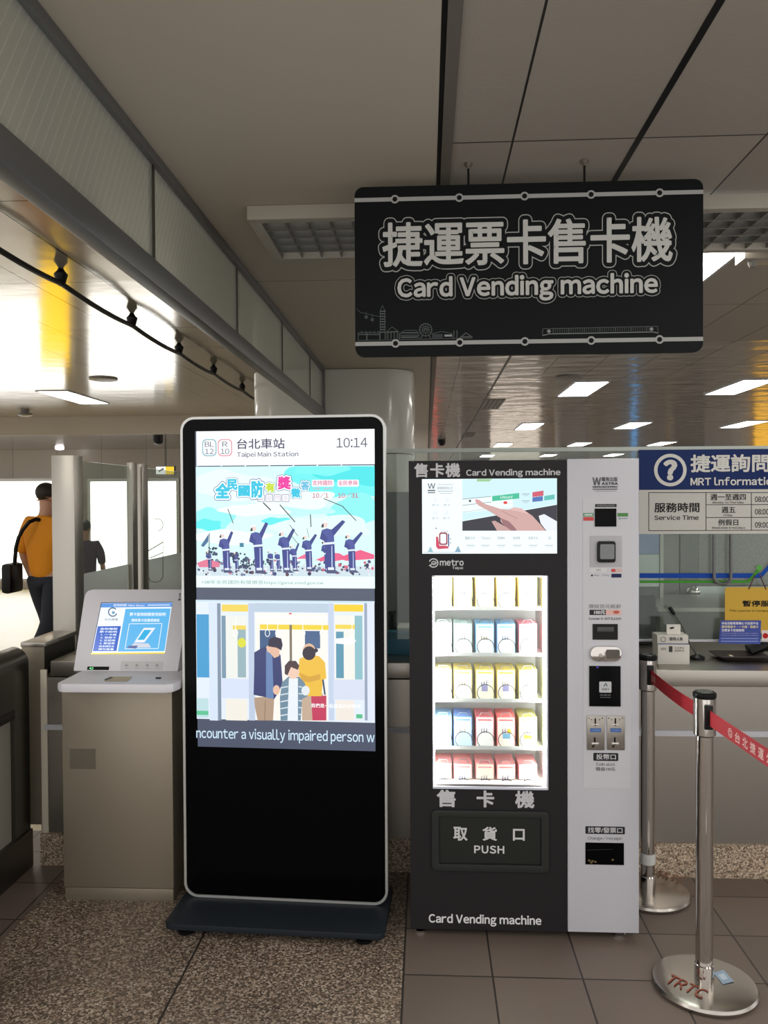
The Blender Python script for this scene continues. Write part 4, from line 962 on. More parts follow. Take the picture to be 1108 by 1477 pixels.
# lower photo: platform doors with three people
D.layer(1).rect(SX0, 866, SX1, 1039.5, (226, 236, 248))
D.layer(2)
D.rect(SX0, 866, SX1, 868.5, (200, 224, 236)); D.rect(367, 870, 474, 883, (188, 206, 222)); D.rect(369, 884, 473, 1039, (246, 244, 236))
D.rect(284, 886, 302, 977, (66, 156, 208)); D.rect(284, 1007, 301, 1035, (190, 222, 226)); D.rect(302, 869, 314, 1039, (214, 228, 246)); D.rect(314, 870, 319, 1039, (130, 146, 166))
D.rect(320, 872, 358, 882, (240, 212, 90)); D.rect(320, 888, 356, 978, (236, 238, 232)); D.rect(320, 888, 326, 978, (120, 150, 172)); D.rect(320, 979, 366, 1007, (214, 224, 246)); D.rect(326, 1008, 357, 1039, (240, 236, 226))
D.rect(359, 870, 367.5, 1039, (190, 204, 226)); D.rect(474, 870, 482, 1039, (196, 210, 232)); D.rect(482, 872, 524, 882, (244, 208, 40)); D.rect(483, 888, 523, 980, (240, 240, 232)); D.rect(512, 888, 523, 980, (140, 190, 200)); D.rect(481, 980, 526, 1009, (214, 222, 240)); D.rect(485, 1010, 511, 1039, (240, 232, 222)); D.rect(526, 870, 530, 1039, (150, 164, 186)); D.rect(530, 869, SX1, 1039, (222, 230, 246))
D.layer(3)
D.rect(375, 901, 474, 908, (240, 212, 60)); D.rect(375, 909, 398, 938, (60, 92, 134)); D.rect(440, 910, 462, 935, (70, 100, 140)); D.rect(418, 901, 421.5, 975, (126, 116, 100)); D.rect(484, 901, 512, 907, (240, 214, 80)); D.rect(485, 911, 496, 978, (90, 150, 176)); D.rect(343, 906, 355, 977, (150, 178, 186)); D.disc(349, 927, 6, (220, 220, 60), ry=7); D.rect(336, 902, 355, 908, (240, 214, 90))
D.rect(370, 889, 473, 891, (255, 255, 255)); D.rect(417, 884, 421, 886, (220, 90, 100)); D.rect(284, 1025, 301, 1031, (96, 196, 150)); D.rect(514, 1030, 523, 1036, (90, 190, 140)); D.poly([(484, 921), (508, 919), (514, 924), (508, 930), (484, 928)], (246, 252, 255))
for x in (340, 386, 401, 437, 465, 508): D.ring(x, 913, 3.2, 1, (250, 250, 246), ry=5); D.line([(x, 892), (x, 908)], 1, (252, 252, 250))
# man
D.layer(4)
D.poly([(367, 1006), (396, 1004), (394, 1039), (372, 1039), (368, 1020)], (178, 152, 130)); D.layer(4.2).line([(383, 1010), (382, 1039)], 1, (140, 116, 98))
D.layer(4.4).poly([(367, 941), (377, 935), (384, 932), (398, 936), (405, 945), (408, 985), (403, 997), (396, 1008), (366, 1002), (367, 965)], (52, 62, 112)); D.layer(4.6).poly([(384, 938), (393, 940), (395, 1008), (384, 1006)], (104, 132, 180))
D.poly([(384, 933), (390, 928), (397, 934), (393, 943), (386, 940)], (230, 190, 168)); D.layer(4.8).poly([(389, 928), (404, 934), (403, 946), (396, 949), (390, 942)], (228, 186, 160)); D.layer(5).poly([(387, 932), (388, 922), (396, 918), (406, 921), (408, 930), (406, 938), (399, 934), (392, 933)], (46, 42, 66))
D.disc(399, 995, 5, (230, 190, 164), ry=7)
# woman
D.layer(4); D.poly([(435, 1002), (466, 1000), (462, 1039), (436, 1039)], (196, 172, 150)); D.poly([(449, 1004), (471, 1003), (471, 1039), (451, 1039)], (196, 64, 96))
D.layer(4.4).poly([(432, 950), (446, 944), (460, 946), (469, 955), (471, 978), (466, 981), (464, 1004), (444, 1004), (440, 985), (430, 974)], (236, 190, 66)); D.layer(4.6).poly([(432, 970), (446, 976), (462, 972), (462, 980), (446, 984), (436, 982)], (214, 164, 60)); D.line([(466, 980), (469, 1002)], 2.5, (60, 80, 110))
D.layer(4.8).disc(446, 938, 9, (224, 184, 150), ry=10); D.layer(5).disc(446, 942, 9.5, (52, 44, 60), ry=10); D.disc(456, 938, 3, (52, 44, 60))
# child
D.layer(5.2).poly([(407, 984), (416, 976), (432, 976), (440, 985), (444, 1004), (436, 1008), (434, 1039), (405, 1039), (404, 1006)], (112, 140, 160)); D.layer(5.4).poly([(417, 978), (430, 978), (430, 1039), (415, 1039)], (232, 240, 250))
for k in range(5): D.line([(405, 992 + k * 10), (416, 990 + k * 10)], 1.6, (214, 226, 234)); D.line([(431, 990 + k * 10), (436, 991 + k * 10)], 1.6, (214, 226, 234))
D.disc(423, 968, 9, (238, 202, 180), ry=11); D.layer(5.6).poly([(411, 972), (411, 960), (417, 953), (427, 953), (432, 960), (430, 966), (420, 962), (415, 974)], (76, 58, 62))
D.disc(441, 996, 6, (226, 232, 240), ry=7)
D.layer(6).text('我們是一起成長的好夥伴', 449, 1015, 521, 1021, (252, 252, 252), .015)
D.layer(3).text('ncounter a visually impaired person w', SX0, 1052, SX1, 1071.5, (206, 232, 250), .01)
D.build('screen', SCREEN, dk)

# ---------------------------------------------------------------- card vending machine
YV = 2.856
FV = front(YV)
vm = thing('card_vending_machine', 'black and white card vending machine with a lit display window', 'vending machine', (FV.px(755, 1355)[0], YV + .2, 0))
vl, vr, vs_ = FV.px(591, 1000)[0], FV.px(920.5, 1000)[0], FV.px(818, 1000)[0]
vb, vt = FV.px(705, 1342)[1], FV.px(705, 664)[1]
VD = .385
wl0, wl1 = FV.px(624.5, 980)[0], FV.px(789, 980)[0]; wz0, wz1 = FV.px(706, 1135.5)[1], FV.px(706, 830.5)[1]
def shell(m):
    m.fbox(FV, vl, vl + .012, vb, vt, -VD, -.03); m.fbox(FV, vr - .012, vr, vb, vt, -VD, -.022); m.fbox(FV, vl, vr, vt - .012, vt, -VD, -.03)
    m.fbox(FV, vl, vr, vb, vb + .012, -VD, -.03); m.fbox(FV, vl, vr, vb, vt, -VD - .012, -VD)
add('cabinet', mat('grey_cabinet_steel', (150, 150, 152), .45, .3), vm, shell)
def door(m):
    m.fbox(FV, vl, wl0, vb, vt, -.03, 0); m.fbox(FV, wl1, vs_ - .001, vb, vt, -.03, 0); m.fbox(FV, wl0, wl1, wz1, vt, -.03, 0); m.fbox(FV, wl0, wl1, vb, wz0, -.03, 0)
add('door_panel', BLACKMATT, vm, door)
vbw = FV.px(870, 1344)[1]; vtw = FV.px(870, 661.5)[1]
add('control_panel', WHITEPL, vm, lambda m: m.fbox(FV, vs_ + .001, vr + .002, vbw, vtw, -.022, .006), bevel=.003)
FW = front(YV - .006)
# inner display chamber
WIN = mat('white_interior', (244, 244, 240), .4)
ID = .30
def chamber(m):
    m.fbox(FV, wl0 - .02, wl0, wz0, wz1, -ID, -.031); m.fbox(FV, wl1, wl1 + .02, wz0, wz1, -ID, -.031); m.fbox(FV, wl0 - .02, wl1 + .02, wz0 - .01, wz0, -ID, -.031); m.fbox(FV, wl0 - .02, wl1 + .02, wz1, wz1 + .01, -ID, -.031); m.fbox(FV, wl0 - .02, wl1 + .02, wz0 - .01, wz1 + .01, -ID - .01, -ID)
add('display_chamber', WIN, vm, chamber)
for u in (wl0 + .002, wl1 - .006):
    add('led_strip', LEDM, vm, lambda m: m.fbox(FV, u, u + .004, wz0 + .01, wz1 - .01, -.05, -.036))
add('led_strip', LEDM, vm, lambda m: m.fbox(FV, wl0 + .01, wl1 - .01, wz1 - .006, wz1 - .002, -.05, -.036))
add('window_glass', glass_mat('display_glass', (250, 252, 252), .01), vm, lambda m: m.fbox(FV, wl0, wl1, wz0, wz1, -.012, -.008))
add('window_trim', mat('pale_window_edge', (208, 212, 226), .4), vm, lambda m: m.frame_ring(FV, rrect(wl0 - .002, wl1 + .004, wz0 - .007, wz1 + .001, .002, 1), rrect(wl0 + .001, wl1 - .001, wz0 + .001, wz1 - .001, .001, 1), -.004, .002))
# trays, coils and card packs
SF = -.075                    # pack front plane
FPk = front(YV - SF)
rows = [877, 943, 1009, 1077, 1145]
cols = [639, 668, 699.5, 730, 761.5]
pw, ph_, pd = .066, .115, .12
tray_m = mat('clear_grey_shelf', (206, 208, 206), .3)
coil_pts = [(.030 * math.cos(t), -t / (2 * PI) * -.03, .030 * math.sin(t)) for t in [2 * PI * k / 28 for k in range(28 * 4)]]
WIRE = mat('dark_coil_wire', (14, 14, 17), .6, 0, spec=.1)
coil_mesh = None
PKC = [[(252, 214, 50)] * 5, [(210, 224, 220), (176, 214, 206), (92, 178, 232), (70, 158, 228), (224, 70, 88)], [(244, 226, 130), (240, 206, 60), (236, 204, 40), (232, 196, 20), (214, 196, 50)], [(120, 180, 230), (70, 120, 214), (214, 64, 72), (228, 60, 60), (176, 168, 60)], [(238, 120, 120)] * 5]
PKC = [[tuple(int(v * .72 + 255 * .28) for v in q) for q in r_] for r_ in PKC]
PKF = [[(255, 252, 230)] * 5, [(252, 252, 250), (236, 250, 248), (240, 250, 255), (240, 250, 255), (255, 250, 248)], [(252, 252, 246), (255, 252, 236), (255, 252, 230), (255, 252, 232), (255, 252, 236)], [(218, 238, 255), (196, 220, 255), (252, 252, 250), (255, 226, 214), (246, 250, 226)], [(255, 236, 226), (255, 240, 232), (252, 238, 220), (255, 236, 228), (255, 242, 234)]]
CN = [['yellow-edged'] * 5, ['white', 'pale teal', 'sky-blue-edged', 'blue-edged', 'red-edged'], ['cream', 'yellow', 'yellow-sided', 'golden-edged', 'mustard-edged'], ['pale blue', 'blue', 'white red-edged', 'orange-red', 'olive-edged'], ['pink-edged'] * 5]
RN = ['top', 'second', 'third', 'fourth', 'bottom']; QN = ['first from the left', 'second from the left', 'in the middle', 'second from the right', 'at the right end']
for r, ry in enumerate(rows):
    zf = FPk.px(700, ry)[1]
    if zf > wz0 - .02:
        zs = max(zf, wz0 + .004)
    zs = zf
    if r < 4:
        add('shelf', tray_m, vm, lambda m: m.fbox(FV, wl0 + .002, wl1 - .002, zs - .006, zs, -ID + .003, SF + .012))
        add('shelf_lip', mat('grey_shelf_lip', (176, 178, 176), .3), vm, lambda m: m.fbox(FV, wl0 + .002, wl1 - .012, zs - .006, zs + .007, SF + .0125, SF + .015))
    for c_, cx_ in enumerate(cols):
        u = FPk.px(cx_, ry - 25)[0]
        F_p = Frame((u, YV - SF, zs))
        hb = ph_ if r < 4 else ph_
        zlow = 0.001 if r < 4 else (wz0 - zs + .003)
        cp = thing('card_pack', f'{CN[r][c_]} card pack on the {RN[r]} shelf of the vending window, {QN[c_]}', 'card pack', F_p.p(0, zlow, 0), 'card packs in the vending window')
        add('pack_body', mat('pack_side_%d_%d_%d' % PKC[r][c_], PKC[r][c_], .5), cp, lambda m: m.fbox(F_p, -pw / 2, pw / 2, zlow, hb - .006, -pd, -.001), bevel=.0015)
        add('pack_face', mat('pack_face_%d_%d_%d' % PKF[r][c_], PKF[r][c_], .5), cp, lambda m: m.fbox(F_p, -pw / 2 + .003, pw / 2 - .003, zlow + .001, hb - .009, -.001, .0005))
        D = Draw(F_p, .001)
        g_ = random.choice([(150, 150, 160), (120, 130, 160), (170, 160, 130)])
        for k in range(3): D.uvpoly([(-.014 + k * .009, .05), (-.010 + k * .009, .05), (-.010 + k * .009, .062 + .012 * random.random()), (-.014 + k * .009, .062)], g_)
        if (r, c_) in ((2, 2), (2, 3)): D.uvpoly([(-.012, .030), (.010, .030), (.010, .055), (-.012, .055)], (150, 146, 190))
        if (r, c_) == (3, 3): D.uvpoly([(-.012, .03), (.016, .03), (.016, .05), (-.012, .05)], (120, 170, 200)); D.layer(1).uvpoly([(.004, .05), (.02, .05), (.016, .066), (.006, .066)], (250, 190, 60))
        if (r, c_) == (3, 4): D.uvpoly([(-.016, .03), (.016, .03), (.014, .042), (-.014, .046)], (200, 210, 60))
        if r >= 1 or c_ >= 0: D.uvpoly([(-pw / 2 + .008, .094), (pw / 2 - .008, .094), (pw / 2 - .008, .100), (-pw / 2 + .008, .100)], PKC[r][c_])
        D.build('pack_print', PRINT, cp)
        hk = MB().tube([F_p.p(-pw / 2 + .012, hb - .006, -.002), F_p.p(-pw / 2 + .02, hb + .008, -.002), F_p.p(pw / 2 - .02, hb + .008, -.002), F_p.p(pw / 2 - .012, hb - .006, -.002)], .0015, 5).build('hang_loop', mat('pack_loop', (120, 124, 128), .5), cp)
        # wire coil in front, part of the machine
        cz = zs + .022
        if r == 4: cz = zs + .024
        if coil_mesh is None:
            co = MB().tube([(x, y * .5, z) for x, y, z in coil_pts[:29]], .0013, 6).build('coil', WIRE, None, smooth=True); coil_mesh = co.data
        else:
            co = bpy.data.objects.new('coil', coil_mesh); COL.objects.link(co)
        co.parent = vm; co.location = F_p.p(.002, .026, .012) - ORG[vm]; co.rotation_euler = (0, 0, 0)
        if r == 4 and zs + .026 - .03 < wz0: 
            pass
# front fittings
D = Draw(FV, .001, .0003); LW = (200, 200, 204)
D.text('售卡機', 597.5, 668, 664, 688.5, LW, .03, space=1.12); D.text('Card Vending machine', 672.5, 676.5, 808.5, 688.5, LW, .028)
D.text('售', 630, 1139, 657.5, 1164, LW, .035); D.text('卡', 687.5, 1140, 713, 1164.5, LW, .035); D.text('機', 743, 1140.5, 771, 1165.5, LW, .03)
D.text('Card Vending machine', 618.5, 1319, 781, 1336, (225, 225, 228), .03)
# metro emblem
D.ring(625.5, 812, 6.3, 1.7, (206, 208, 212), 200, 500, ry=6); D.ring(626, 812, 3.2, 1.3, (206, 208, 212), 0, 360, ry=2.4); D.line([(619, 816), (624, 813), (632, 811)], 1.4, (206, 208, 212))
D.text('metro', 634.5, 807, 669, 816, (206, 208, 212), .03); D.text('Taipei', 652.5, 817, 668, 822, (206, 208, 212), .02)
D.build('lettering', PRINT, vm)
# top screen
D = Draw(FV, .0015, .00025)
X0, X1, Y0, Y1 = 609, 803.5, 690.5, 798.5
add('screen_bezel', BLACK, vm, lambda m: m.pbox(FV, X0 - 1, Y0 - 1, X1 + 1, Y1 + 1, 0, .0012))
D.rect(X0, Y0, X1, Y1, (240, 252, 255))
D.layer(1); D.rect(667, 690.6, 803.4, 765.5, (206, 238, 246))
D.layer(2).poly([(667, 752), (803.4, 728), (803.4, 765.5), (667, 765.5)], (38, 38, 52)); D.line([(667, 751), (803, 727.5)], 1, (230, 245, 250))
D.layer(1.5).poly([(667, 720), (740, 712), (740, 732), (667, 740)], (236, 250, 252)); D.layer(1.8).line([(667, 720), (709, 716)], .7, (90, 110, 110)); D.line([(667, 729), (709, 724)], .7, (90, 110, 110)); D.line([(667, 739), (700, 734)], .5, (150, 160, 160))
D.layer(2.4).poly([(710, 715.5), (749, 711), (749, 719), (710, 723)], (60, 190, 150)); D.layer(2.8).text('Linecard', 722, 714.5, 739, 719, (226, 246, 240), .01)
D.layer(2.4).poly([(768, 710), (784, 707.5), (784, 715), (768, 717)], (206, 84, 104)); D.poly([(768, 717.5), (783, 715.5), (783, 722.5), (768, 724)], (70, 110, 180)); D.poly([(785, 715.5), (800, 713), (800, 720), (785, 722)], (90, 190, 180))
D.poly([(688, 691), (710, 691), (706, 694.5), (688, 694.5)], (150, 200, 140)); D.disc(678, 722.5, 1.7, (40, 44, 50)); D.disc(729, 725, 3, (220, 70, 60), ry=2.2)
for y in (712, 722): D.rect(753, y, 764, y + 1, (150, 165, 170)); D.rect(755, y + 2.5, 762, y + 3.2, (170, 180, 186))
SKN = (196, 150, 146)
D.layer(3).poly([(686, 720), (691, 721), (700, 727), (722, 734), (734, 735), (741, 731.5), (752, 733), (768, 744), (779, 756), (787, 765.5), (744, 765.5), (729, 760), (722, 752), (722, 747), (705, 737), (690, 729), (685.5, 723)], (206, 164, 160))
D.layer(3.4).poly([(722, 747), (734, 752), (742, 760), (746, 765.5), (735, 765.5), (726, 757)], (150, 106, 110)); D.poly([(709, 752), (714, 751), (730, 760), (738, 765.5), (717, 765.5)], (196, 156, 152)); D.poly([(734, 735), (741, 731.5), (752, 733), (764, 742), (750, 738)], (222, 184, 180)); D.line([(724, 737), (746, 748)], 1, (176, 130, 130))
D.poly([(685.5, 720.5), (690, 721), (691, 724.5), (687, 724)], (226, 150, 160))
D.layer(3.6).poly([(777, 744), (785, 741.5), (803.4, 752), (803.4, 765.5), (788, 765.5), (780, 755)], (232, 236, 246))
D.layer(1.2); 
for (t_, x0, y0, x1, y1) in (('購買卡片', 671, 774, 685, 778.5), ('Tickets', 694, 774, 708, 778), ('客服專線', 718, 774, 728, 778), ('查詢票價', 740, 774, 750, 778), ('悠遊卡片', 762, 774, 776, 778), ('EN', 791, 774, 795, 778)):
    D.text(t_, x0, y0, x1, y1, (120, 134, 140))
for x in (673, 694, 717, 740, 763, 786): D.rect(x, 786, x + 12, 787, (170, 184, 190)); D.rect(x + 2, 788.5, x + 11, 789.2, (190, 200, 205))
D.layer(1).text('W', 617, 697, 628, 705, (100, 106, 116), .02); D.rect(617, 706.5, 628, 708.5, (90, 96, 106)); D.rect(617, 709.8, 628, 711.4, (110, 116, 126))
D.text('曜亮實業有限公司', 631, 702, 653, 706, (90, 96, 110)); D.rect(631, 698.6, 654, 699.3, (150, 160, 168)); D.rect(631, 708, 654, 708.8, (140, 150, 160)); D.rect(634, 711, 652, 711.7, (160, 170, 176))
for x, y in ((628, 723), (645, 723), (628, 742), (644, 742)): D.ring(x, y - 2, 2, .5, (190, 204, 212)); D.text('票卡', x - 5, y + 4, x + 5, y + 7, (150, 164, 172))
D.text('票卡售卡機', 636, 765.5, 646, 768, (140, 110, 120)); D.layer(1.4).rr(633.5, 768, 645.5, 786, 3, (150, 40, 60)); D.layer(1.8).rr(635.3, 770, 643.7, 784, 2, (240, 246, 250)); D.layer(1.4).poly([(629, 774), (632, 774), (634, 787), (647, 788), (647, 791), (632, 792), (629, 788)], (206, 60, 90)); D.rect(646.2, 770, 648, 788, (60, 70, 130)); D.rect(634.5, 787, 644, 789, (206, 60, 90)); D.rect(637, 773, 642, 774, (206, 90, 110)); D.rect(637, 777, 642, 778, (206, 90, 110))
D.poly([(617, 796), (621, 788), (625, 796)], (150, 190, 200)); D.poly([(656, 796), (661, 787), (665, 796)], (130, 170, 190)); D.line([(611, 796.5), (665, 796.5)], .6, (160, 180, 190)); D.disc(629, 762, 1, (90, 110, 120)); D.disc(650, 777, .9, (80, 150, 170)); D.disc(650, 783, .9, (80, 150, 170))
D.build('screen', SCREEN, vm)
# pick-up flap
pu0, pu1 = FV.px(623, 1213)[0], FV.px(791.5, 1213)[0]; pz0, pz1 = FV.px(707, 1256)[1], FV.px(707, 1168.5)[1]
fu0, fu1 = FV.px(633.5, 1213)[0], FV.px(780.5, 1213)[0]; fz0, fz1 = FV.px(707, 1246)[1], FV.px(707, 1178)[1]
fl = add('pickup_frame', mat('dark_olive_plastic', (42, 44, 42), .45, spec=.25), vm, lambda m: m.frame_ring(FV, rrect(pu0, pu1, pz0, pz1, .016, 5), rrect(fu0, fu1, fz0, fz1, .002, 5), 0, .009), bevel=.0015)
fp = add('pickup_flap', mat('olive_black_plastic', (36, 38, 35), .4, spec=.25), vm, lambda m: m.fbox(FV, fu0 + .002, fu1 - .002, fz0 + .004, fz1 - .002, 0, .003))
D = Draw(front(YV - .003), .0008)
for t_, x0, x1 in (('取', 654, 674.5), ('貨', 696, 717), ('口', 740, 757)): D.text(t_, x0, 1192.5 if t_ != '口' else 1195.5, x1, 1212.5, (206, 206, 206), .028)
D.text('PUSH', 684, 1219.5, 727.5, 1231, (210, 210, 210), .03, space=1.15); D.build('flap_lettering', PRINT, fp)
# feet
for x, d in ((606, -.04), (896, -.04), (606, -.33), (896, -.33)):
    u = FV.px(x, 1350)[0]; q = FV.p(u, 0, d); q.z = 0
    add('levelling_foot', CHROME, vm, lambda m: m.lathe(q, [(.024, 0), (.025, .008), (.018, .016), (.014, .018), (.014, vb + .003)], 20), smooth=True)
# control column
add('reader_plate', mat('white_plate', (200, 200, 206), .4), vm, lambda m: m.pbox(FW, 841, 718, 910, 1137, 0, .0015))
FC = front(YV - .0078)
D = Draw(FC, .0006, .0002); Kt = (44, 44, 46)
D.text('W', 855, 688.5, 867, 700, (90, 90, 92), .02); D.text('曜亮出版', 868, 688, 891, 694.5, Kt, .008); D.text('ASTRA', 868, 695.5, 891.5, 699.5, Kt, .035); D.text('智慧零售自動販賣專業製造', 855, 701, 891, 703.5, (60, 60, 62), .02); D.rect(855, 705, 891, 706.2, (90, 90, 92)); D.rect(858, 708, 889, 708.6, (150, 150, 152))
D.rect(858.5, 727, 889.5, 731.5, (60, 60, 62)); D.layer(1).text('感應掃描條碼區', 861, 728, 887, 730.6, (150, 150, 150)); D.layer(0)
D.rect(841.5, 740, 856.5, 745, (80, 140, 100)); D.rect(841.5, 745.8, 856.5, 751, (206, 84, 84)); D.rect(891, 740, 906, 745, (88, 140, 80)); D.disc(894, 748, 1.4, (130, 150, 150)); D.rect(896.5, 747, 905, 748.5, (150, 160, 170)); D.layer(1).rect(843, 741, 855, 744, (190, 210, 196)); D.layer(0)
D.rect(851, 819, 875, 825, (212, 212, 214)); D.rect(882, 820.5, 888, 825, (206, 80, 76)); D.rect(889, 820.5, 897, 825, (214, 180, 170)); D.rect(882, 827.5, 896.5, 833, (40, 46, 84)); D.disc(854, 830, 1.4, Kt); D.text('Pay', 857, 828.5, 864, 831.5, (110, 110, 112)); D.text('G Pay', 869, 828.5, 879, 831.5, (120, 120, 122)); D.text('悠遊付', 860, 820.5, 867, 823.5, (110, 110, 112))
D.text('限投百元紙鈔', 850, 871.5, 896, 877.5, (110, 110, 114)); D.rect(850.5, 879.5, 874, 887, (48, 50, 56)); D.rect(874, 879.5, 896, 887, (222, 180, 172)); D.layer(1).text('100元', 857, 880.5, 873, 886, (226, 226, 226), .03); D.disc(889, 883, 4.5, (190, 100, 84), ry=2.4); D.layer(0); D.text('Insert NT$100', 850, 890, 896, 894.5, (70, 70, 74), .015)
D.rr(856, 1086, 892, 1097.5, 1.5, (40, 42, 46)); D.layer(1).text('投幣口', 860, 1087.5, 888.5, 1095.5, (200, 200, 202), .02); D.layer(0); D.text('Coin slot', 860, 1100, 887.5, 1104.5, (84, 84, 88), .01); D.text('限投10元', 860, 1106.5, 887.5, 1112, (84, 84, 88), .01)
D.build('lettering', PRINT, vm)
D = Draw(FW, .0006, .0002); D.rr(844.5, 1192, 901.5, 1203, 1.2, (40, 42, 46)); D.layer(1).text('找零/發票口', 848, 1193.3, 898, 1201.5, (196, 196, 198), .02); D.layer(0).text('Change/receipt', 848, 1206.5, 897.5, 1212.5, (90, 90, 94), .005); D.build('lettering', PRINT, vm)
def inset(name, x0, y0, x1, y1, m, F=FC, d=.0008): return add(name, m, vm, lambda q: q.pbox(F, x0, y0, x1, y1, 0, d))
inset('scanner_window', 858, 733.5, 889, 759.5, BLACKGLOSS, d=.003)
cr = add('card_reader', mat('grey_reader_plate', (176, 176, 180), .4), vm, lambda m: m.pbox(FC, 851, 773, 897, 818, 0, .0015), bevel=.0005)
a, b = FC.px(861, 811), FC.px(887, 780.5)
add('reader_body', BLACK, cr, lambda m: m.prism(FC, rrect(a[0], b[0], a[1], b[1], .008), .0015, .014), bevel=.002)
a, b = FC.px(864.5, 806), FC.px(885, 784.5)
add('reader_face', mat('grey_reader_face', (120, 124, 126), .35), cr, lambda m: m.prism(FC, rrect(a[0], b[0], a[1], b[1], .005), .014, .0155))
bs = inset('banknote_slot', 855, 900, 891, 922.5, BLACK, d=.003)
add('slot_mouth', mat('dark_slot', (62, 62, 64), .3), bs, lambda m: m.pbox(FC, 861, 904, 885, 911, .003, .007), bevel=.001)
a, b = FC.px(851, 953), FC.px(896, 932)
ln = add('lock_handle', CHROME, vm, lambda m: m.prism(FC, rrect(a[0], b[0], a[1], b[1], (b[1] - a[1]) * .48, 8), 0, .012), bevel=.003)
add('handle_recess', STEEL_D, ln, lambda m: m.prism(FC, rrect(*[FC.px(873, 949)[0], FC.px(893, 949)[0], FC.px(880, 949)[1], FC.px(880, 936)[1]], .006), .012, .0128))
add('keyhole', STEEL, ln, lambda m: m.lathe(FC.hit(866, 945, .012), [(.008, 0), (.008, .005), (.005, .006)], 14, (0, -1, 0)))
tr_ = inset('touch_reader', 850, 960.5, 895, 1018.5, BLACKGLOSS, d=.004)
D = Draw(front(YV - .0118), .0006, .0002); D.rr(864.5, 983, 882, 999, 1.5, (196, 198, 200)); D.layer(1).text('悠遊卡', 868, 992.5, 879, 995.5, (60, 60, 60), .01); D.line([(871, 990), (874, 985.5), (876, 990)], 1.2, (70, 80, 90)); D.layer(0).text('感應區', 865.5, 1001, 881.5, 1003.8, (120, 122, 124)); D.rect(866, 1005.5, 881, 1006.3, (110, 112, 114)); D.rect(860.5, 961.5, 863.5, 963.5, (90, 80, 220)); D.build('reader_marks', PRINT, tr_)
for x0, x1 in ((846.5, 872), (875.5, 901)):
    cs = add('coin_slot', STEEL, vm, lambda m: m.pbox(FC, x0, 1032, x1, 1081.5, 0, .004), bevel=.001)
    F2 = front(YV - .0118)
    D = Draw(F2, .0005, .0002); xm = (x0 + x1) / 2
    D.rect(x0 + 5, 1050.5, x1 - 5, 1056, (72, 106, 170)); D.layer(1).text('COIN', x0 + 7, 1051.8, x1 - 7, 1054.6, (150, 180, 226)); D.layer(0)
    D.rect(xm - 1.6, 1036, xm + .6, 1047, (26, 24, 22)); D.rect(xm - 2.5, 1063.5, xm, 1074.5, (26, 24, 22)); D.rect(xm - 5.5, 1071, xm + 4.5, 1073.3, (236, 232, 224)); D.rect(xm - 6, 1044, xm + 5, 1045.6, (214, 210, 202)); D.disc(xm - 3.5, 1076.5, 1.8, (40, 36, 32))
    D.build('slot_marks', PRINT, cs)
    for x, y in ((x0 + 3, 1036), (x1 - 3, 1036), (x0 + 3, 1078), (x1 - 3, 1078), (x0 + 7, 1038), (x1 - 7, 1038)):
        add('screw', CHROME, cs, lambda m: m.lathe(F2.hit(x, y), [(.0028, 0), (.002, .0015)], 10, (0, -1, 0)))
ch_ = inset('change_opening', 844.5, 1215.5, 900, 1247, BLACKGLOSS, FW, .002)
D = Draw(front(YV - .008), .0006); D.line([(846, 1226), (884, 1225)], .6, (52, 50, 44)); 
for x, y in ((850, 1241), (855, 1242), (859, 1243), (884, 1240), (853, 1244)): D.disc(x, y, 2, (110, 92, 60), ry=1.5, n=8)
D.build('coins_glimpsed', PRINT, ch_)

# ---------------------------------------------------------------- stanchions and belts
def stanchion(x, y, label, sleeve=False, belt_to=None, sticker=False, letters=False):
    t = thing('barrier_stanchion', label, 'stanchion', (x, y, 0), 'belt barrier stanchions')
    c = Vector((x, y, 0))
    b_ = add('base', mat('satin_steel_base', (176, 170, 164), .22, 1), t, lambda m: m.lathe(c, [(.150, 0), (.158, .004), (.160, .012), (.155, .020), (.140, .0235), (.03, .026)], 56), smooth=True)
    add('pole', CHROME, t, lambda m: m.cyl(c + Vector((0, 0, .025)), c + Vector((0, 0, .815)), .0265, seg=32), smooth=True)
    add('collar', CHROME, t, lambda m: m.lathe(c, [(.029, .026), (.029, .075), (.0265, .078)], 32), smooth=True)
    hd = add('head', CHROME, t, lambda m: m.lathe(c, [(.027, .80), (.034, .806), (.034, .921), (.033, .922)], 32), smooth=True)
    add('cap', BLACK, t, lambda m: m.lathe(c, [(.034, .922), (.0355, .926), (.0355, .936), (.030, .940)], 32), smooth=True)
    add('cap_label', CHROME, t, lambda m: m.lathe(c, [(.024, .9401), (.024, .9415)], 24))
    for sx, sy in ((0, -1), (0, 1)):
        add('belt_socket', BLACK, t, lambda m: m.box(x - .012, x + .012, y + sy * .036 - .006, y + sy * .036 + .006, .83, .905), bevel=.001)
    return t
xs1 = at(1016, 1424, Z=0); xs2 = at(934.5, 1290, Z=0)
s1 = stanchion(xs1.x, xs1.y, 'chrome belt stanchion standing in front at the right edge')
s2 = stanchion(xs2.x, xs2.y, 'chrome belt stanchion half hidden behind the white vending machine side')
s3 = stanchion(xs1.x + .10, 1.20, 'chrome belt stanchion nearest the camera, holding the belt end')
add('tape_wrap', mat('white_tape', (200, 200, 198), .5), s2, lambda m: m.lathe((xs2.x, xs2.y, 0), [(.0285, .125), (.0285, .165)], 24), smooth=True)
FZ = Frame((0, 0, .0262), (1, 0, 0), (0, 1, 0))
def base_text(t, c, px_pts):
    D = Draw(FZ, .0004)
    return D
D = Draw(FZ, .0006)
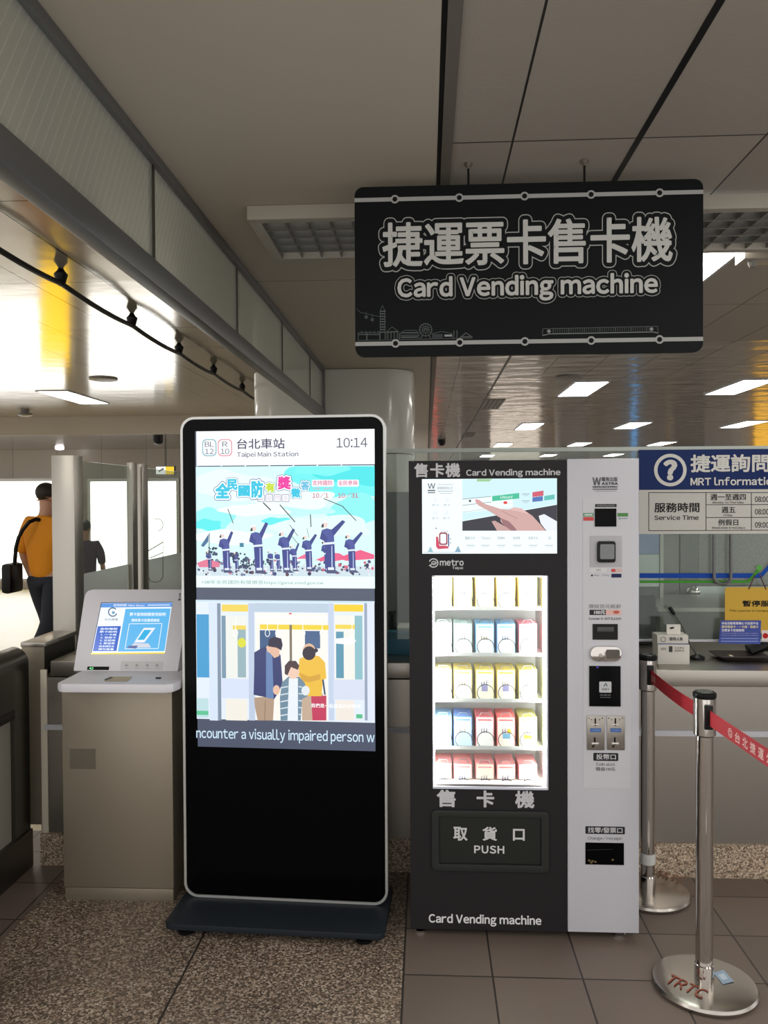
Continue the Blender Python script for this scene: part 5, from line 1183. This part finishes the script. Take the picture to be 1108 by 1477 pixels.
def floor_text(D, t_, p, ang, size, wid, c):
    vs, fs = text_mesh(t_, .012, 0); xs = [q[0] for q in vs]; ys = [q[1] for q in vs]
    ux = Vector((math.cos(ang), math.sin(ang), 0)); uy = Vector((-math.sin(ang), math.cos(ang), 0)); k = wid / (max(xs) - min(xs)); kh = size / (max(ys) - min(ys))
    D._add([Vector(p) + ux * (a - min(xs)) * k + uy * (b - min(ys)) * kh + Vector((0, 0, D.d + z_)) for a, b, z_ in vs], fs, c)
q = at(957, 1415, Z=.0262); floor_text(D, 'TRTC', q, -.78, .055, .125, (150, 84, 68))
D.poly([(1029, 1403), (1044, 1399), (1059, 1416), (1043, 1420)], (160, 180, 200)); D.layer(1).poly([(1036, 1406), (1044, 1404), (1050, 1412), (1043, 1414)], (200, 214, 226)); D.build('base_print', PRINT, s1)
D = Draw(FZ, .0006); q = at(944, 1262, Z=.0262); floor_text(D, 'TRTC', q, -.6, .05, .11, (150, 96, 76)); D.build('base_print', PRINT, s2)
RED = mat('red_belt', (190, 38, 52), .6)
def belt(t, a, b, z0, z1):
    d = (b - a); d.z = 0; d.normalize(); n = d.cross(Vector((0, 0, 1))) * .0009
    p0, p1 = a + d * .034, b - d * .034
    def f(m):
        vs = []
        for k in range(13):
            q = p0.lerp(p1, k / 12); sag = -.008 * 4 * (k / 12) * (1 - k / 12)
            for s in (-1, 1):
                for z in (z0, z1): vs.append(Vector((q.x, q.y, z + sag)) + n * s)
        fs = []
        for k in range(12):
            o = k * 4
            for i, j in ((0, 1), (1, 3), (3, 2), (2, 0)): fs.append((o + i, o + j, o + 4 + j, o + 4 + i))
        fs += [(0, 1, 3, 2), (48, 50, 51, 49)]
        m.add(vs, fs)
    return add('belt', RED, t, f, smooth=True), d
v1, v2, v3 = Vector((xs1.x, xs1.y, 0)), Vector((xs2.x, xs2.y, 0)), Vector((xs1.x + .10, 1.20, 0))
b1, _ = belt(s2, v2, v1, .842, .890)
b2, dd = belt(s1, v1, v3, .842, .890)
def belt_print(bo, a, b, items):
    d = (b - a).normalized(); L = (b - a).length; n = d.cross(Vector((0, 0, 1)))
    if n.dot(CAM - a) < 0: n = -n; flip = True
    else: flip = False
    D = Draw(FV)
    for t_, s0, ln_, h in items:
        f = Frame(Vector((0, 0, 0)), d, (0, 0, 1))
        k = (s0 + ln_ / 2) / L; sag = -.008 * 4 * k * (1 - k); slope = -.008 * 4 * (1 - 2 * k) / L
        O = a + d * s0 + n * .0016 + Vector((0, 0, .866 + sag))
        uz = Vector((0, 0, 1)); ux = d + Vector((0, 0, slope))
        if t_ == 'o':
            for rr_, sg in ((.014, 0), (.008, 1)):
                for i in range(20):
                    a0, a1 = 2 * PI * i / 20, 2 * PI * (i + 1) / 20
                    D._add([O + ux * (.014 + r * math.cos(q)) + uz * (r * math.sin(q)) for r, q in ((rr_, a0), (rr_, a1), (rr_ - .003, a1), (rr_ - .003, a0))], [[0, 1, 2, 3]], (236, 200, 196))
        else:
            vs, fs = text_mesh(t_, .02, 0); xs = [p[0] for p in vs]; ys_ = [p[1] for p in vs]
            D._add([O + ux * ((p[0] - min(xs)) / (max(xs) - min(xs)) * ln_) + uz * ((p[1] - min(ys_)) / (max(ys_) - min(ys_)) * h - h / 2) + n * p[2] for p in vs], fs, (236, 200, 196))
    return D.build('belt_lettering', PRINT, bo)
belt_print(b2, v1, v3, [('o', .17, .03, .03)] + [(c_, .215 + i * .046, .032, .030) for i, c_ in enumerate('台北捷運公司')])
belt_print(b1, v2, v1, [('公司', .05, .05, .026)])
